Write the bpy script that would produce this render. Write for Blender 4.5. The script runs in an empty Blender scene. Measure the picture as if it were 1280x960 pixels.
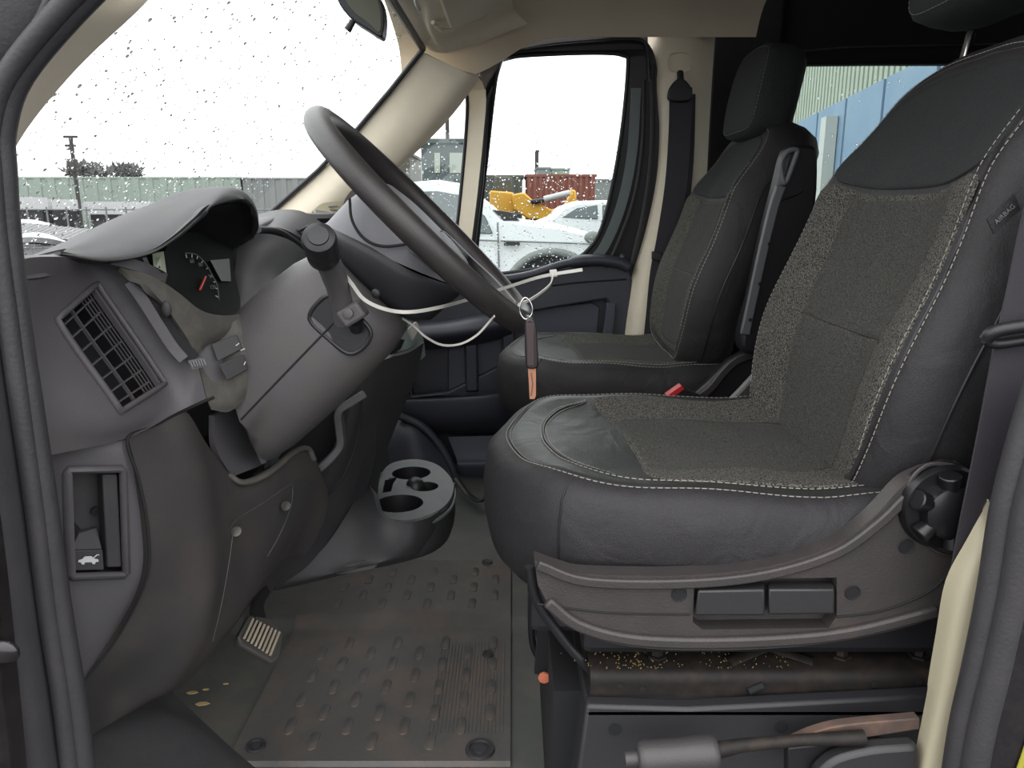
import bpy, bmesh, math, random
from mathutils import Vector, Matrix
from mathutils.geometry import tessellate_polygon
random.seed(7)
V = Vector
SC = bpy.context.scene
COL = SC.collection

# ------------------------------------------------------------------ camera
# world: x runs to the rear of the van, y across it from the open driver's
# door to the passenger side, z up from the cab floor
F_PX, PITCH = 950.0, math.radians(13.0)
CAM = V((0.0, 0.0, 0.86))
cam_data = bpy.data.cameras.new('camera')
cam = bpy.data.objects.new('camera', cam_data)
COL.objects.link(cam)
cam.location = CAM
cam.rotation_euler = (math.radians(90) - PITCH, 0, 0)
cam_data.sensor_fit = 'HORIZONTAL'
cam_data.sensor_width = 36.0
cam_data.lens = 36.0 * F_PX / 1280.0
cam_data.clip_start = 0.02
cam_data.clip_end = 500
SC.camera = cam

# ------------------------------------------------------------------ light: an overcast sky
world = bpy.data.worlds.new('overcast_sky')
SC.world = world
world.use_nodes = True
wn = world.node_tree.nodes; wl = world.node_tree.links
wn.clear()
wo = wn.new('ShaderNodeOutputWorld'); wb = wn.new('ShaderNodeBackground')
wt = wn.new('ShaderNodeTexCoord'); ws = wn.new('ShaderNodeSeparateXYZ'); wr = wn.new('ShaderNodeMapRange')
wb.inputs['Color'].default_value = (0.985, 0.985, 1.0, 1)
wr.inputs['From Min'].default_value = -0.1; wr.inputs['From Max'].default_value = 1.0
wr.inputs['To Min'].default_value = 0.85; wr.inputs['To Max'].default_value = 1.5
wl.new(wt.outputs['Generated'], ws.inputs[0]); wl.new(ws.outputs['Z'], wr.inputs['Value'])
wl.new(wr.outputs[0], wb.inputs['Strength']); wl.new(wb.outputs[0], wo.inputs['Surface'])
SC.view_settings.view_transform = 'Standard'
SC.view_settings.look = 'None'
SC.view_settings.gamma = 1.0
SC.view_settings.use_curve_mapping = False
SC.view_settings.exposure = 1.55
try:
    SC.cycles.max_bounces = 10
    SC.cycles.diffuse_bounces = 5
    SC.cycles.transparent_max_bounces = 24
    SC.cycles.transmission_bounces = 6
except Exception:
    pass

# ------------------------------------------------------------------ small maths
_c, _s = math.cos(PITCH), math.sin(PITCH)
def ray(px, py):
    u = (px - 640.0) / F_PX; v = (480.0 - py) / F_PX
    return V((u, _c + v * _s, -_s + v * _c))
def at(px, py, Y):
    d = ray(px, py); return CAM + d * (Y / d.y)
def onz(px, py, z):
    d = ray(px, py); return CAM + d * ((z - CAM.z) / d.z)
def A3(t): return at(*t) if not isinstance(t, Vector) else t

def cr(p0, p1, p2, p3, t):
    return 0.5 * ((2 * p1) + (-p0 + p2) * t + (2 * p0 - 5 * p1 + 4 * p2 - p3) * t * t + (-p0 + 3 * p1 - 3 * p2 + p3) * t ** 3)
def spl(pts, n=6, closed=False):
    m = len(pts)
    out = []
    segs = m if closed else m - 1
    for i in range(segs):
        if closed:
            a, b, c, d = pts[(i - 1) % m], pts[i], pts[(i + 1) % m], pts[(i + 2) % m]
        else:
            b, c = pts[i], pts[i + 1]
            a = pts[i - 1] if i > 0 else b * 2 - c
            d = pts[i + 2] if i + 2 < m else c * 2 - b
        for k in range(n):
            out.append(cr(a, b, c, d, k / n))
    if not closed: out.append(pts[-1].copy())
    return out
def lerp(a, b, t): return a + (b - a) * t
def sm(t):
    t = max(0.0, min(1.0, t)); return t * t * (3 - 2 * t)
def frange(a, b, n): return [a + (b - a) * i / (n - 1) for i in range(n)]
def basis(n, up=V((0, 0, 1))):
    n = n.normalized()
    if abs(n.dot(up)) > 0.95: up = V((1, 0, 0))
    a = up.cross(n).normalized(); b = n.cross(a).normalized()
    return a, b, n

# ------------------------------------------------------------------ materials
def lin(c):
    return tuple(((x / 255) / 12.92 if x / 255 <= 0.04045 else ((x / 255 + 0.055) / 1.055) ** 2.4) for x in c) + (1,)
MATS = {}
def mat(name, col, rough=0.5, metal=0.0, bump=0.0, scale=300.0, spots=None, spot_scale=30, spot_amt=0.3, spec=0.5, weave=None, detail=3, sheen=0.0, wrinkle=0.0):
    """principled surface with fine grain relief and, where asked, dust or wear of its own colour"""
    m = bpy.data.materials.new(name); MATS[name] = m
    m.use_nodes = True
    nt = m.node_tree; N = nt.nodes; L = nt.links
    b = N['Principled BSDF']
    b.inputs['Roughness'].default_value = rough
    b.inputs['Metallic'].default_value = metal
    b.inputs['Specular IOR Level'].default_value = spec
    if sheen:
        b.inputs['Sheen Weight'].default_value = sheen
    c0 = lin(col)
    tc = N.new('ShaderNodeTexCoord')
    last = None
    if weave:
        v = N.new('ShaderNodeTexNoise'); v.inputs['Scale'].default_value = weave[0]; v.inputs['Detail'].default_value = 2
        r = N.new('ShaderNodeValToRGB')
        r.color_ramp.elements[0].position = 0.40; r.color_ramp.elements[0].color = c0
        r.color_ramp.elements[1].position = 0.62; r.color_ramp.elements[1].color = lin(weave[1])
        L.new(tc.outputs['Object'], v.inputs['Vector']); L.new(v.outputs['Fac'], r.inputs['Fac'])
        last = r.outputs['Color']
    if spots:
        n = N.new('ShaderNodeTexNoise'); n.inputs['Scale'].default_value = spot_scale; n.inputs['Detail'].default_value = 6; n.inputs['Roughness'].default_value = 0.65
        r = N.new('ShaderNodeMapRange'); r.inputs['From Min'].default_value = 0.45; r.inputs['From Max'].default_value = 0.75
        r.inputs['To Max'].default_value = spot_amt
        mx = N.new('ShaderNodeMix'); mx.data_type = 'RGBA'
        L.new(tc.outputs['Object'], n.inputs['Vector']); L.new(n.outputs['Fac'], r.inputs['Value']); L.new(r.outputs[0], mx.inputs[0])
        if last: L.new(last, mx.inputs[6])
        else: mx.inputs[6].default_value = c0
        mx.inputs[7].default_value = lin(spots)
        last = mx.outputs[2]
    if last: L.new(last, b.inputs['Base Color'])
    else: b.inputs['Base Color'].default_value = c0
    if bump:
        n = N.new('ShaderNodeTexNoise'); n.inputs['Scale'].default_value = scale; n.inputs['Detail'].default_value = detail
        bp = N.new('ShaderNodeBump'); bp.inputs['Strength'].default_value = bump; bp.inputs['Distance'].default_value = 0.001
        L.new(tc.outputs['Object'], n.inputs['Vector']); L.new(n.outputs['Fac'], bp.inputs['Height']); L.new(bp.outputs[0], b.inputs['Normal'])
        if wrinkle:
            n2 = N.new('ShaderNodeTexNoise'); n2.inputs['Scale'].default_value = 14; n2.inputs['Detail'].default_value = 2; n2.inputs['Distortion'].default_value = 1.2
            b2 = N.new('ShaderNodeBump'); b2.inputs['Strength'].default_value = wrinkle; b2.inputs['Distance'].default_value = 0.012
            L.new(tc.outputs['Object'], n2.inputs['Vector']); L.new(n2.outputs['Fac'], b2.inputs['Height']); L.new(b2.outputs[0], bp.inputs['Normal'])
    return m

M_DASH = mat('dash_plastic', (73, 71, 74), 0.55, bump=0.35, scale=700, spots=(88, 83, 78), spot_scale=14, spot_amt=0.35)
M_DASH2 = mat('dash_plastic_dark', (46, 46, 48), 0.62, bump=0.3, scale=700, spots=(70, 65, 60), spot_scale=18, spot_amt=0.3)
M_DUSTY = mat('dusty_dash_plastic', (66, 64, 60), 0.7, bump=0.4, scale=900, spots=(98, 92, 80), spot_scale=60, spot_amt=0.5)
M_COLUMN = mat('column_plastic', (74, 72, 73), 0.5, bump=0.3, scale=600, spots=(88, 79, 72), spot_scale=22, spot_amt=0.45)
M_WHEEL = mat('wheel_leatherette', (44, 41, 41), 0.4, bump=0.4, scale=900, spots=(66, 56, 51), spot_scale=16, spot_amt=0.35)
M_HUB = mat('airbag_cover', (98, 98, 102), 0.5, bump=0.3, scale=800)
M_HUB2 = mat('hub_shell', (36, 36, 40), 0.5, bump=0.2, scale=600)
M_BLACK = mat('black_plastic', (25, 25, 28), 0.45, bump=0.2, scale=500)
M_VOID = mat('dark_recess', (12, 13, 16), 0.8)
M_DOOR = mat('door_plastic', (54, 55, 64), 0.5, bump=0.3, scale=500)
M_DOOR2 = mat('door_insert', (70, 72, 82), 0.6, bump=0.3, scale=500)
M_SEATPL = mat('seat_side_plastic', (52, 48, 48), 0.48, bump=0.5, scale=450, spots=(72, 63, 58), spot_scale=20, spot_amt=0.4)
M_LEVER = mat('lever_plastic', (40, 40, 41), 0.45, bump=0.25, scale=800)
M_LEATH = mat('seat_leatherette', (38, 39, 38), 0.45, spec=0.35, bump=0.55, wrinkle=0.22, scale=420, spots=(50, 52, 49), spot_scale=9, spot_amt=0.6, detail=6)
M_SIDEFAB = mat('seat_side_cloth', (35, 34, 35), 0.6, bump=0.7, scale=700, weave=(700, (45, 43, 45)), spec=0.35, wrinkle=0.3)
M_TWEED = mat('seat_tweed', (32, 32, 30), 0.95, bump=1.0, scale=450, weave=(520, (98, 96, 90)), spec=0.2)
M_TWEED2 = mat('seat_tweed_plain', (42, 42, 40), 0.95, bump=0.8, scale=600, weave=(700, (80, 79, 75)), spec=0.2)
M_HEADFAB = mat('headrest_cloth', (32, 33, 34), 0.85, bump=0.8, scale=700, weave=(600, (48, 50, 50)), spec=0.3)
M_STITCH = mat('stitch_thread', (140, 135, 126), 0.8)
M_STITCHD = mat('stitch_thread_dark', (110, 112, 112), 0.8)
M_HOOD = mat('hood_plastic', (40, 39, 41), 0.6, bump=0.35, scale=700, spots=(66, 62, 58), spot_scale=14, spot_amt=0.35)
M_KNEE = mat('knee_plastic', (52, 50, 50), 0.5, bump=0.3, scale=700, spots=(76, 67, 60), spot_scale=11, spot_amt=0.5)
M_RISER = mat('riser_plastic', (38, 38, 40), 0.5, bump=0.3, scale=700)
M_GRIP = mat('grip_plastic', (58, 55, 56), 0.5, bump=0.3, scale=700)
M_CREAM = mat('cream_trim', (158, 151, 128), 0.6, bump=0.2, scale=500)
M_BEIGE = mat('beige_trim', (226, 215, 194), 0.65, bump=0.25, scale=600, spots=(182, 170, 148), spot_scale=5, spot_amt=0.25)
M_LINER = mat('headliner_cloth', (226, 212, 190), 0.95, bump=0.6, scale=1200, spots=(204, 190, 168), spot_scale=4, spot_amt=0.3)
M_CARGO = mat('cargo_lining', (12, 13, 17), 0.85, bump=0.5, scale=300)
M_RUBBER = mat('door_seal_rubber', (46, 45, 48), 0.6, bump=0.5, scale=260, spots=(66, 62, 62), spot_scale=22, spot_amt=0.35)
M_PAINT = mat('dark_body_paint', (30, 28, 30), 0.22, spots=(56, 50, 46), spot_scale=60, spot_amt=0.35)
M_MATRUB = mat('mat_rubber', (78, 76, 73), 0.55, bump=0.6, scale=120, spots=(112, 94, 84), spot_scale=9, spot_amt=0.65)
M_FLOOR = mat('floor_vinyl', (76, 78, 75), 0.5, bump=0.6, scale=90, spots=(106, 96, 86), spot_scale=12, spot_amt=0.6)
M_CARPET = mat('kick_carpet', (50, 50, 52), 0.95, bump=0.9, scale=500, spots=(76, 72, 66), spot_scale=16, spot_amt=0.4)
M_STEEL = mat('rail_steel', (30, 27, 26), 0.6, spec=0.25, metal=0.0, bump=0.3, scale=80, spots=(70, 58, 46), spot_scale=50, spot_amt=0.35)
M_RUST = mat('rusty_steel', (80, 66, 60), 0.7, metal=0.2, bump=0.4, scale=150, spots=(124, 96, 76), spot_scale=30, spot_amt=0.6)
M_CHROME = mat('chrome', (200, 200, 200), 0.15, metal=1.0)
M_DULLM = mat('dull_metal', (150, 146, 140), 0.35, metal=0.9)
M_BELT = mat('belt_webbing', (48, 45, 51), 0.75, bump=0.8, scale=900)
M_TIE = mat('white_nylon', (180, 178, 170), 0.4)
M_KEY = mat('key_fob_plastic', (30, 24, 24), 0.35, bump=0.2, scale=500)
M_KEYTAG = mat('key_blade_copper', (160, 112, 88), 0.4, metal=0.3)
M_RED = mat('red_plastic', (190, 40, 44), 0.4)
M_WHITE = mat('white_print', (190, 190, 190), 0.6)
M_GREY = mat('grey_print', (104, 104, 104), 0.6)
M_ARM = mat('armrest_grey', (92, 94, 97), 0.45, bump=0.2, scale=500)
M_PEDAL = mat('pedal_rubber', (58, 56, 54), 0.6, bump=0.3, scale=300)
M_RIB = mat('pedal_worn_rib', (158, 148, 130), 0.6)
M_CUPTOP = mat('cup_holder_grey', (84, 88, 89), 0.5, bump=0.4, scale=600, spots=(104, 104, 99), spot_scale=50, spot_amt=0.4)
M_PLINTH = mat('plinth_grey_green', (112, 122, 120), 0.5, bump=0.3, scale=500)
M_LCD = mat('display_glass', (50, 48, 55), 0.5)
M_GAUGE = mat('gauge_face', (9, 10, 12), 0.7, spec=0.1)
M_NEEDLE = mat('red_needle', (200, 60, 50), 0.4)
M_LEAF = mat('dry_leaf', (186, 160, 112), 0.8)
M_YELLOWL = mat('yellow_sticker', (150, 146, 50), 0.5)
M_SEEDS = mat('yellow_crumb', (120, 104, 60), 0.8)
M_MIRROR = mat('mirror_glass', (70, 70, 62), 0.35, metal=0.8)
# outside
M_ASPH = mat('wet_asphalt', (66, 67, 68), 0.85, spec=0.2, bump=0.4, scale=8, spots=(84, 84, 82), spot_scale=0.6, spot_amt=0.5)
M_TRUCKW = mat('white_car_paint', (204, 207, 208), 0.25)
M_CARGLASS = mat('car_glass', (70, 80, 82), 0.1)
M_TYRE = mat('tyre', (38, 38, 40), 0.8)
M_YEL = mat('loader_yellow', (190, 140, 30), 0.5)
M_CONT = mat('container_red', (108, 58, 46), 0.7, bump=0.3, scale=5)
M_CONT2 = mat('container_dark', (64, 64, 56), 0.7)
M_GREENB = mat('green_cladding', (126, 138, 128), 0.8, spots=(140, 148, 142), spot_scale=0.4, spot_amt=0.5)
M_GREYB = mat('grey_cladding', (108, 112, 110), 0.8)
M_WHITEB = mat('white_trailer', (168, 168, 168), 0.6)
M_POLE = mat('pole_wood', (52, 50, 48), 0.9)
M_TREE = mat('bare_tree', (84, 84, 82), 0.9)
M_BLUEB = mat('blue_wall', (104, 126, 154), 0.7, spots=(140, 152, 166), spot_scale=1.4, spot_amt=0.4)
M_PALEG = mat('pale_green_wall', (146, 152, 142), 0.75)
M_FENCE = mat('fence_metal', (98, 100, 100), 0.6)

def glass_mat(name, tint=(0.93, 0.96, 0.95)):
    m = bpy.data.materials.new(name); m.use_nodes = True
    N = m.node_tree.nodes; L = m.node_tree.links; N.clear()
    o = N.new('ShaderNodeOutputMaterial'); t = N.new('ShaderNodeBsdfTransparent'); g = N.new('ShaderNodeBsdfGlossy')
    f = N.new('ShaderNodeLayerWeight'); x = N.new('ShaderNodeMixShader'); pw = N.new('ShaderNodeMath'); ad = N.new('ShaderNodeMath')
    t.inputs['Color'].default_value = tint + (1,); g.inputs['Roughness'].default_value = 0.02; f.inputs['Blend'].default_value = 0.5; pw.operation = 'POWER'; pw.inputs[1].default_value = 5.0; ad.operation = 'MULTIPLY_ADD'; ad.inputs[1].default_value = 0.6; ad.inputs[2].default_value = 0.03
    L.new(f.outputs['Facing'], pw.inputs[0]); L.new(pw.outputs[0], ad.inputs[0]); L.new(ad.outputs[0], x.inputs[0]); L.new(t.outputs[0], x.inputs[1]); L.new(g.outputs[0], x.inputs[2]); L.new(x.outputs[0], o.inputs['Surface'])
    return m
M_GLASS = glass_mat('window_glass')
M_GLASSG = glass_mat('tinted_window_glass', (0.86, 0.93, 0.89))
M_DROP = bpy.data.materials.new('rain_water'); M_DROP.use_nodes = True
_b = M_DROP.node_tree.nodes['Principled BSDF']
_b.inputs['Transmission Weight'].default_value = 1.0; _b.inputs['Roughness'].default_value = 0.0; _b.inputs['IOR'].default_value = 1.33

M_DROPD = M_DROP.copy(); M_DROPD.name = 'shade_tinted_rain_water'; M_DROPD.node_tree.nodes['Principled BSDF'].inputs['Base Color'].default_value = (0.10, 0.10, 0.10, 1)  # clear water; dark refraction against the sky is painted into the base colour
# ------------------------------------------------------------------ mesh building
class MB:
    def __init__(s): s.v = []; s.f = []; s.m = []; s.cur = 0
    def add(s, vs, fs):
        o = len(s.v); s.v += [V(p) for p in vs]
        for f in fs: s.f.append(tuple(i + o for i in f)); s.m.append(s.cur)
        return s
    def grid(s, P, closed_u=False, closed_v=False, skip=None):
        n, k = len(P), len(P[0]); vs = [p for r in P for p in r]; fs = []
        for i in range(n if closed_u else n - 1):
            for j in range(k if closed_v else k - 1):
                if skip and skip(i, j): continue
                a, b = i * k + j, i * k + (j + 1) % k; c, d = ((i + 1) % n) * k + (j + 1) % k, ((i + 1) % n) * k + j
                fs.append((a, b, c, d))
        return s.add(vs, fs)
    def box(s, c, size, rot=None):
        c = V(c); hx, hy, hz = [q / 2 for q in size]
        vs = [V((x, y, z)) for x in (-hx, hx) for y in (-hy, hy) for z in (-hz, hz)]
        if rot: vs = [rot @ p for p in vs]
        return s.add([c + p for p in vs], [(0, 1, 3, 2), (4, 6, 7, 5), (0, 4, 5, 1), (2, 3, 7, 6), (0, 2, 6, 4), (1, 5, 7, 3)])
    def hexa(s, a, b):
        """solid between two loops of equal length"""
        n = len(a); vs = list(a) + list(b)
        fs = [tuple(range(n))[::-1], tuple(range(n, 2 * n))]
        for i in range(n): fs.append((i, (i + 1) % n, n + (i + 1) % n, n + i))
        return s.add(vs, fs)
    def prism(s, loop, d):
        loop = [A3(p) for p in loop]; return s.hexa(loop, [p + d for p in loop])
    def plate(s, outer, holes, d):
        """flat or gently curved plate with holes; d = thickness vector"""
        loops = [[A3(p) for p in outer]] + [[A3(p) for p in h] for h in holes]
        flat = [p for l in loops for p in l]; n = len(flat)
        tri = tessellate_polygon(loops)
        s.add(flat + [p + d for p in flat], [tuple(t) for t in tri] + [(t[2] + n, t[1] + n, t[0] + n) for t in tri])
        for l in loops:
            k = len(l); s.add(l + [p + d for p in l], [(i, (i + 1) % k, k + (i + 1) % k, k + i) for i in range(k)])
        return s
    def tube(s, pts, r, n=10, closed=False, flat=1.0, up=None, cap=True):
        """sweep; r number, list or function; flat squashes the section along its second axis"""
        m = len(pts); rings = []
        a = None
        for i, p in enumerate(pts):
            if closed: t = pts[(i + 1) % m] - pts[i - 1]
            else: t = pts[min(i + 1, m - 1)] - pts[max(i - 1, 0)]
            t = t.normalized()
            if a is None or up is not None:
                ref = up or V((0, 0, 1))
                if abs(t.dot(ref)) > 0.97: ref = V((0, 1, 0))
                a = ref.cross(t).normalized()
            a = (a - t * a.dot(t)).normalized(); b = t.cross(a)
            rr = r(i / (m - 1)) if callable(r) else (r[i] if isinstance(r, (list, tuple)) else r)
            rings.append([p + a * (rr * math.cos(2 * math.pi * k / n)) + b * (rr * flat * math.sin(2 * math.pi * k / n)) for k in range(n)])
        s.grid(rings, closed_u=closed, closed_v=True)
        if not closed and cap:
            for R in (rings[0], rings[-1]): s.add(R, [tuple(range(n))])
        return s
    def band(s, pts, w, t, up):
        """flat strap through pts: w wide along `up`-cross direction list or vector, t thick"""
        rings = []
        m = len(pts)
        for i, p in enumerate(pts):
            tg = (pts[min(i + 1, m - 1)] - pts[max(i - 1, 0)]).normalized()
            wd = up[i] if isinstance(up, list) else up
            wd = (wd - tg * wd.dot(tg)).normalized(); nn = tg.cross(wd)
            ww = w[i] if isinstance(w, list) else w
            rings.append([p + wd * ww / 2 + nn * t / 2, p - wd * ww / 2 + nn * t / 2, p - wd * ww / 2 - nn * t / 2, p + wd * ww / 2 - nn * t / 2])
        s.grid(rings, closed_v=True)
        s.add(rings[0], [(0, 1, 2, 3)]); s.add(rings[-1], [(3, 2, 1, 0)])
        return s
    def lathe(s, c, axis, prof, n=20, cap=True):
        """prof: [(along, radius)]"""
        a, b, ax = basis(V(axis)); c = V(c)
        R = [[c + ax * h + a * (r * math.cos(2 * math.pi * k / n)) + b * (r * math.sin(2 * math.pi * k / n)) for k in range(n)] for h, r in prof]
        s.grid(R, closed_v=True)
        if cap:
            s.add(R[0], [tuple(range(n))]); s.add(R[-1], [tuple(range(n))])
        return s
    def shell(s, P, t, skip=None):
        """thick sheet: front grid P, back grid offset away from the opening of the door"""
        n, k = len(P), len(P[0]); Nn = []
        for i in range(n):
            row = []
            for j in range(k):
                du = P[min(i + 1, n - 1)][j] - P[max(i - 1, 0)][j]; dv = P[i][min(j + 1, k - 1)] - P[i][max(j - 1, 0)]
                q = du.cross(dv)
                row.append(q.normalized() if q.length > 1e-9 else V((0, -1, 0)))
            Nn.append(row)
        mid = P[n // 2][k // 2]; sg = 1 if Nn[n // 2][k // 2].dot(CAM - mid) > 0 else -1
        B = [[P[i][j] - Nn[i][j] * (sg * t) for j in range(k)] for i in range(n)]
        s.grid(P, skip=skip); s.grid(B, skip=skip)
        s.grid([P[0], B[0]]); s.grid([P[-1], B[-1]])
        s.grid([[r[0] for r in P], [r[0] for r in B]]); s.grid([[r[-1] for r in P], [r[-1] for r in B]])
        return s
    def ball(s, c, r, n=10, m=6, sq=(1, 1, 1)):
        c = V(c)
        R = [[c + V((r * sq[0] * math.sin(a) * math.cos(b), r * sq[1] * math.sin(a) * math.sin(b), r * sq[2] * math.cos(a))) for b in [2 * math.pi * k / n for k in range(n)]] for a in frange(0.02, math.pi - 0.02, m)]
        return s.grid(R, closed_v=True)

def surf(rows, nu=5, nv=5):
    rows = [[A3(p) for p in r] for r in rows]
    R = [spl(r, nv) for r in rows]
    cols = [spl([R[i][j] for i in range(len(R))], nu) for j in range(len(R[0]))]
    return [[cols[j][i] for j in range(len(cols))] for i in range(len(cols[0]))]

ORG = {}
def build(name, mb, mats, parent=None, smooth=35, bevel=0, label=None, sub=0, seg=2):
    me = bpy.data.meshes.new(name)
    root = ORG.get(parent.name, V((0, 0, 0))) if parent else None
    if parent is None:
        if mb.v:
            lo = V([min(p[i] for p in mb.v) for i in range(3)]); hi = V([max(p[i] for p in mb.v) for i in range(3)])
            root = V(((lo.x + hi.x) / 2, (lo.y + hi.y) / 2, lo.z))
        else: root = V((0, 0, 0))
    me.from_pydata([tuple(p - root) for p in mb.v], [], mb.f)
    if not isinstance(mats, (list, tuple)): mats = [mats]
    for m in mats: me.materials.append(m)
    if len(mats) > 1: me.polygons.foreach_set('material_index', mb.m)
    bm = bmesh.new(); bm.from_mesh(me)
    bmesh.ops.remove_doubles(bm, verts=bm.verts, dist=1e-5)
    bmesh.ops.recalc_face_normals(bm, faces=bm.faces)
    bm.to_mesh(me); bm.free()
    if smooth:
        me.polygons.foreach_set('use_smooth', [True] * len(me.polygons))
        me.set_sharp_from_angle(angle=math.radians(smooth))
    me.update()
    o = bpy.data.objects.new(name, me); COL.objects.link(o)
    if parent is None: o.location = root
    else: o.parent = parent
    ORG[o.name] = root
    if bevel:
        b = o.modifiers.new('bevel', 'BEVEL'); b.width = bevel; b.segments = seg; b.limit_method = 'ANGLE'; b.angle_limit = math.radians(40); b.harden_normals = False
    if sub:
        q = o.modifiers.new('sub', 'SUBSURF'); q.levels = sub; q.render_levels = sub
    if label: o['label'] = label
    return o
def thing(name, label, cat, loc, group=None):
    o = bpy.data.objects.new(name, None); COL.objects.link(o)
    o.location = loc; o.empty_display_size = 0.05
    o['label'] = label; o['category'] = cat
    if group: o['group'] = group
    ORG[o.name] = V(loc)
    return o
def tag(o, label, cat, group=None):
    o['label'] = label; o['category'] = cat
    if group: o['group'] = group
    return o
def struct(o, label=None):
    o['kind'] = 'structure'
    if label: o['label'] = label
    return o
def sroot(name, loc, label=None):
    o = bpy.data.objects.new(name, None); COL.objects.link(o); o.location = loc; o['kind'] = 'structure'
    if label: o['label'] = label
    ORG[o.name] = V(loc); return o
def stitches(mb, pts, r=0.0007, dash=0.0052, gap=0.0028, lift=None):
    """short thread dashes along a line"""
    acc = 0.0; on = True; cur = [pts[0]]
    for i in range(len(pts) - 1):
        a, b = pts[i], pts[i + 1]; L = (b - a).length; pos = 0.0
        while L - pos > 1e-9:
            need = (dash if on else gap) - acc
            if pos + need <= L:
                pos += need; p = lerp(a, b, pos / L)
                if on:
                    cur.append(p)
                    if len(cur) >= 2: mb.tube([cur[0], cur[-1]], r, 5)
                cur = [p]; on = not on; acc = 0.0
            else:
                acc += L - pos; pos = L
    return mb
# ================================================================== structure
def plane_patch(name, mb, m, label=None, parent=None, **k):
    o = build(name, mb, m, parent, **k); return struct(o, label) if parent is None else o
DY = lambda d: V((0, d, 0))
def poly(pts, Y, n=5): return spl([at(x, y, Y) for x, y in pts], n, closed=True)
def line(pts, Y, n=5): return spl([at(x, y, Y) for x, y in pts], n)

# floor: low by the driver, a small rise half way across
YR = 1.42
prof = [(0.62, -0.06), (0.74, -0.05), (0.80, 0.0), (YR - 0.012, 0.0), (YR, 0.006), (YR + 0.015, 0.022), (YR + 0.03, 0.028), (2.34, 0.03), (2.42, 0.03)]
mb = MB(); mb.grid([[V((x, y, z)) for y, z in prof] for x in frange(-0.95, 2.3, 3)])
mb.grid([[V((x, y, z - 0.03)) for y, z in prof] for x in frange(-0.95, 2.3, 3)])
floor = plane_patch('floor', mb, M_FLOOR, 'dusty dark vinyl cab floor', smooth=30)
mb = MB()
for x, y in [(0.07, 1.05), (0.04, 1.78), (0.10, 1.9), (0.05, 1.62)]:
    mb.lathe((x, y, 0.001 if y < YR else 0.031), (0, 0, 1), [(0, 0.017), (0.003, 0.015), (0.0035, 0.006)], 14)
build('floor_plug', mb, M_RUBBER, floor)
# firewall and kick carpet
mb = MB(); mb.grid([[V((x, y, z)) for y in frange(0.66, 2.42, 4)] for x, z in [(-0.60, -0.05), (-0.66, 0.10), (-0.78, 0.30), (-0.92, 0.45), (-0.93, 0.56)]])
plane_patch('wall_front', mb, M_CARPET, 'dark carpeted bulkhead under the dashboard', smooth=60)
# rear bulkhead of the van, roof, side walls behind the front doors
mb = MB(); mb.box((2.32, 1.52, 0.70), (0.04, 1.9, 1.66)); plane_patch('wall_rear', mb, M_CARGO, 'dark rear wall of the cargo area', smooth=0)
mb = MB(); mb.box((1.35, 1.52, 1.62), (1.95, 1.9, 0.04))
plane_patch('ceiling', mb, M_CARGO, 'black lining over the cargo area', smooth=0)
# cab headliner: curves down to the top of the passenger door
hl = []
for x in frange(-0.30, 0.66, 9):
    row = []
    k = sm((0.12 - x) / 0.3)
    zt = 1.47 - 0.13 * k
    for y, z in [(0.66, zt - 0.12), (0.72, zt - 0.04), (0.9, zt), (1.5, zt + 0.02), (1.9, zt), (2.02, zt - 0.02), (2.10, zt - 0.06 + 0.02 * k), (2.165, 1.375 - 0.10 * k), (2.195, 1.345 - 0.11 * k), (2.215, 1.312 - 0.12 * k)]:
        row.append(V((x, y, z)))
    hl.append(row)
hl = surf(hl, 3, 4)
mb = MB(); mb.shell(hl, 0.03)
liner = plane_patch('ceiling_headliner', mb, M_LINER, 'beige cloth headliner over the cab', smooth=70)
# passenger side wall behind the front door, with the sliding-door window
YW = 2.36
wt_, wb_ = at(985, 80, YW).z, 0.66
mb = MB()
mb.plate([V((0.62, YW, -0.05)), V((2.32, YW, -0.05)), V((2.32, YW, 1.62)), V((0.62, YW, 1.62))],
         [spl([V((0.70, YW, wb_)), V((0.72, YW, wb_ - .01)), V((1.9, YW, wb_ - .01)), V((1.93, YW, wb_)), V((1.93, YW, wt_ - .02)), V((1.9, YW, wt_)), V((0.74, YW, wt_)), V((0.70, YW, wt_ - 0.03))], 3, closed=True)], DY(0.05))
wr_ = plane_patch('wall_right', mb, M_CARGO, 'black cargo side wall with a large fixed window', smooth=0)
mb = MB(); mb.box((1.32, YW + 0.03, (wt_ + wb_) / 2), (1.3, 0.005, wt_ - wb_ + 0.06))
w2 = build('window_pane', mb, M_GLASSG, wr_, smooth=0, label='green-tinted side glass')
mb = MB(); mb.tube([at(975, 66, YW - 0.01), at(1060, 59, YW - 0.01), V((2.0, YW - .01, at(1060, 59, YW).z + 0.02))], 0.0022, 6)
build('trim_wire', mb, M_DULLM, wr_)
mb = MB(); mb.tube([V((0.70, YW - 0.004, wt_ + 0.0)), V((1.93, YW - 0.004, wt_ + 0.01))], 0.008, 8)
build('window_seal', mb, M_BLACK, wr_)
# dark upright between the pillar and the cargo window
mb = MB(); mb.prism([at(x, y, 2.33) for x, y in [(895, -30), (985, -30), (975, 100), (915, 200), (900, 420), (872, 420), (885, 150)]], DY(0.02))
build('side_panel', mb, M_CARGO, wr_, bevel=0.01)
# driver side wall (B pillar outwards) that closes the cab behind the seat
mb = MB(); mb.box((1.45, 0.60, 0.75), (1.75, 0.05, 1.75)); plane_patch('wall_left', mb, M_CARGO, 'van body side behind the driver door', smooth=0)
mb = MB(); mb.box((0.1, 0.66, 1.50), (1.7, 0.10, 0.12)); plane_patch('trim_1', mb, M_PAINT, 'roof rail over the driver door opening', smooth=0, bevel=0.02)

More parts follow.
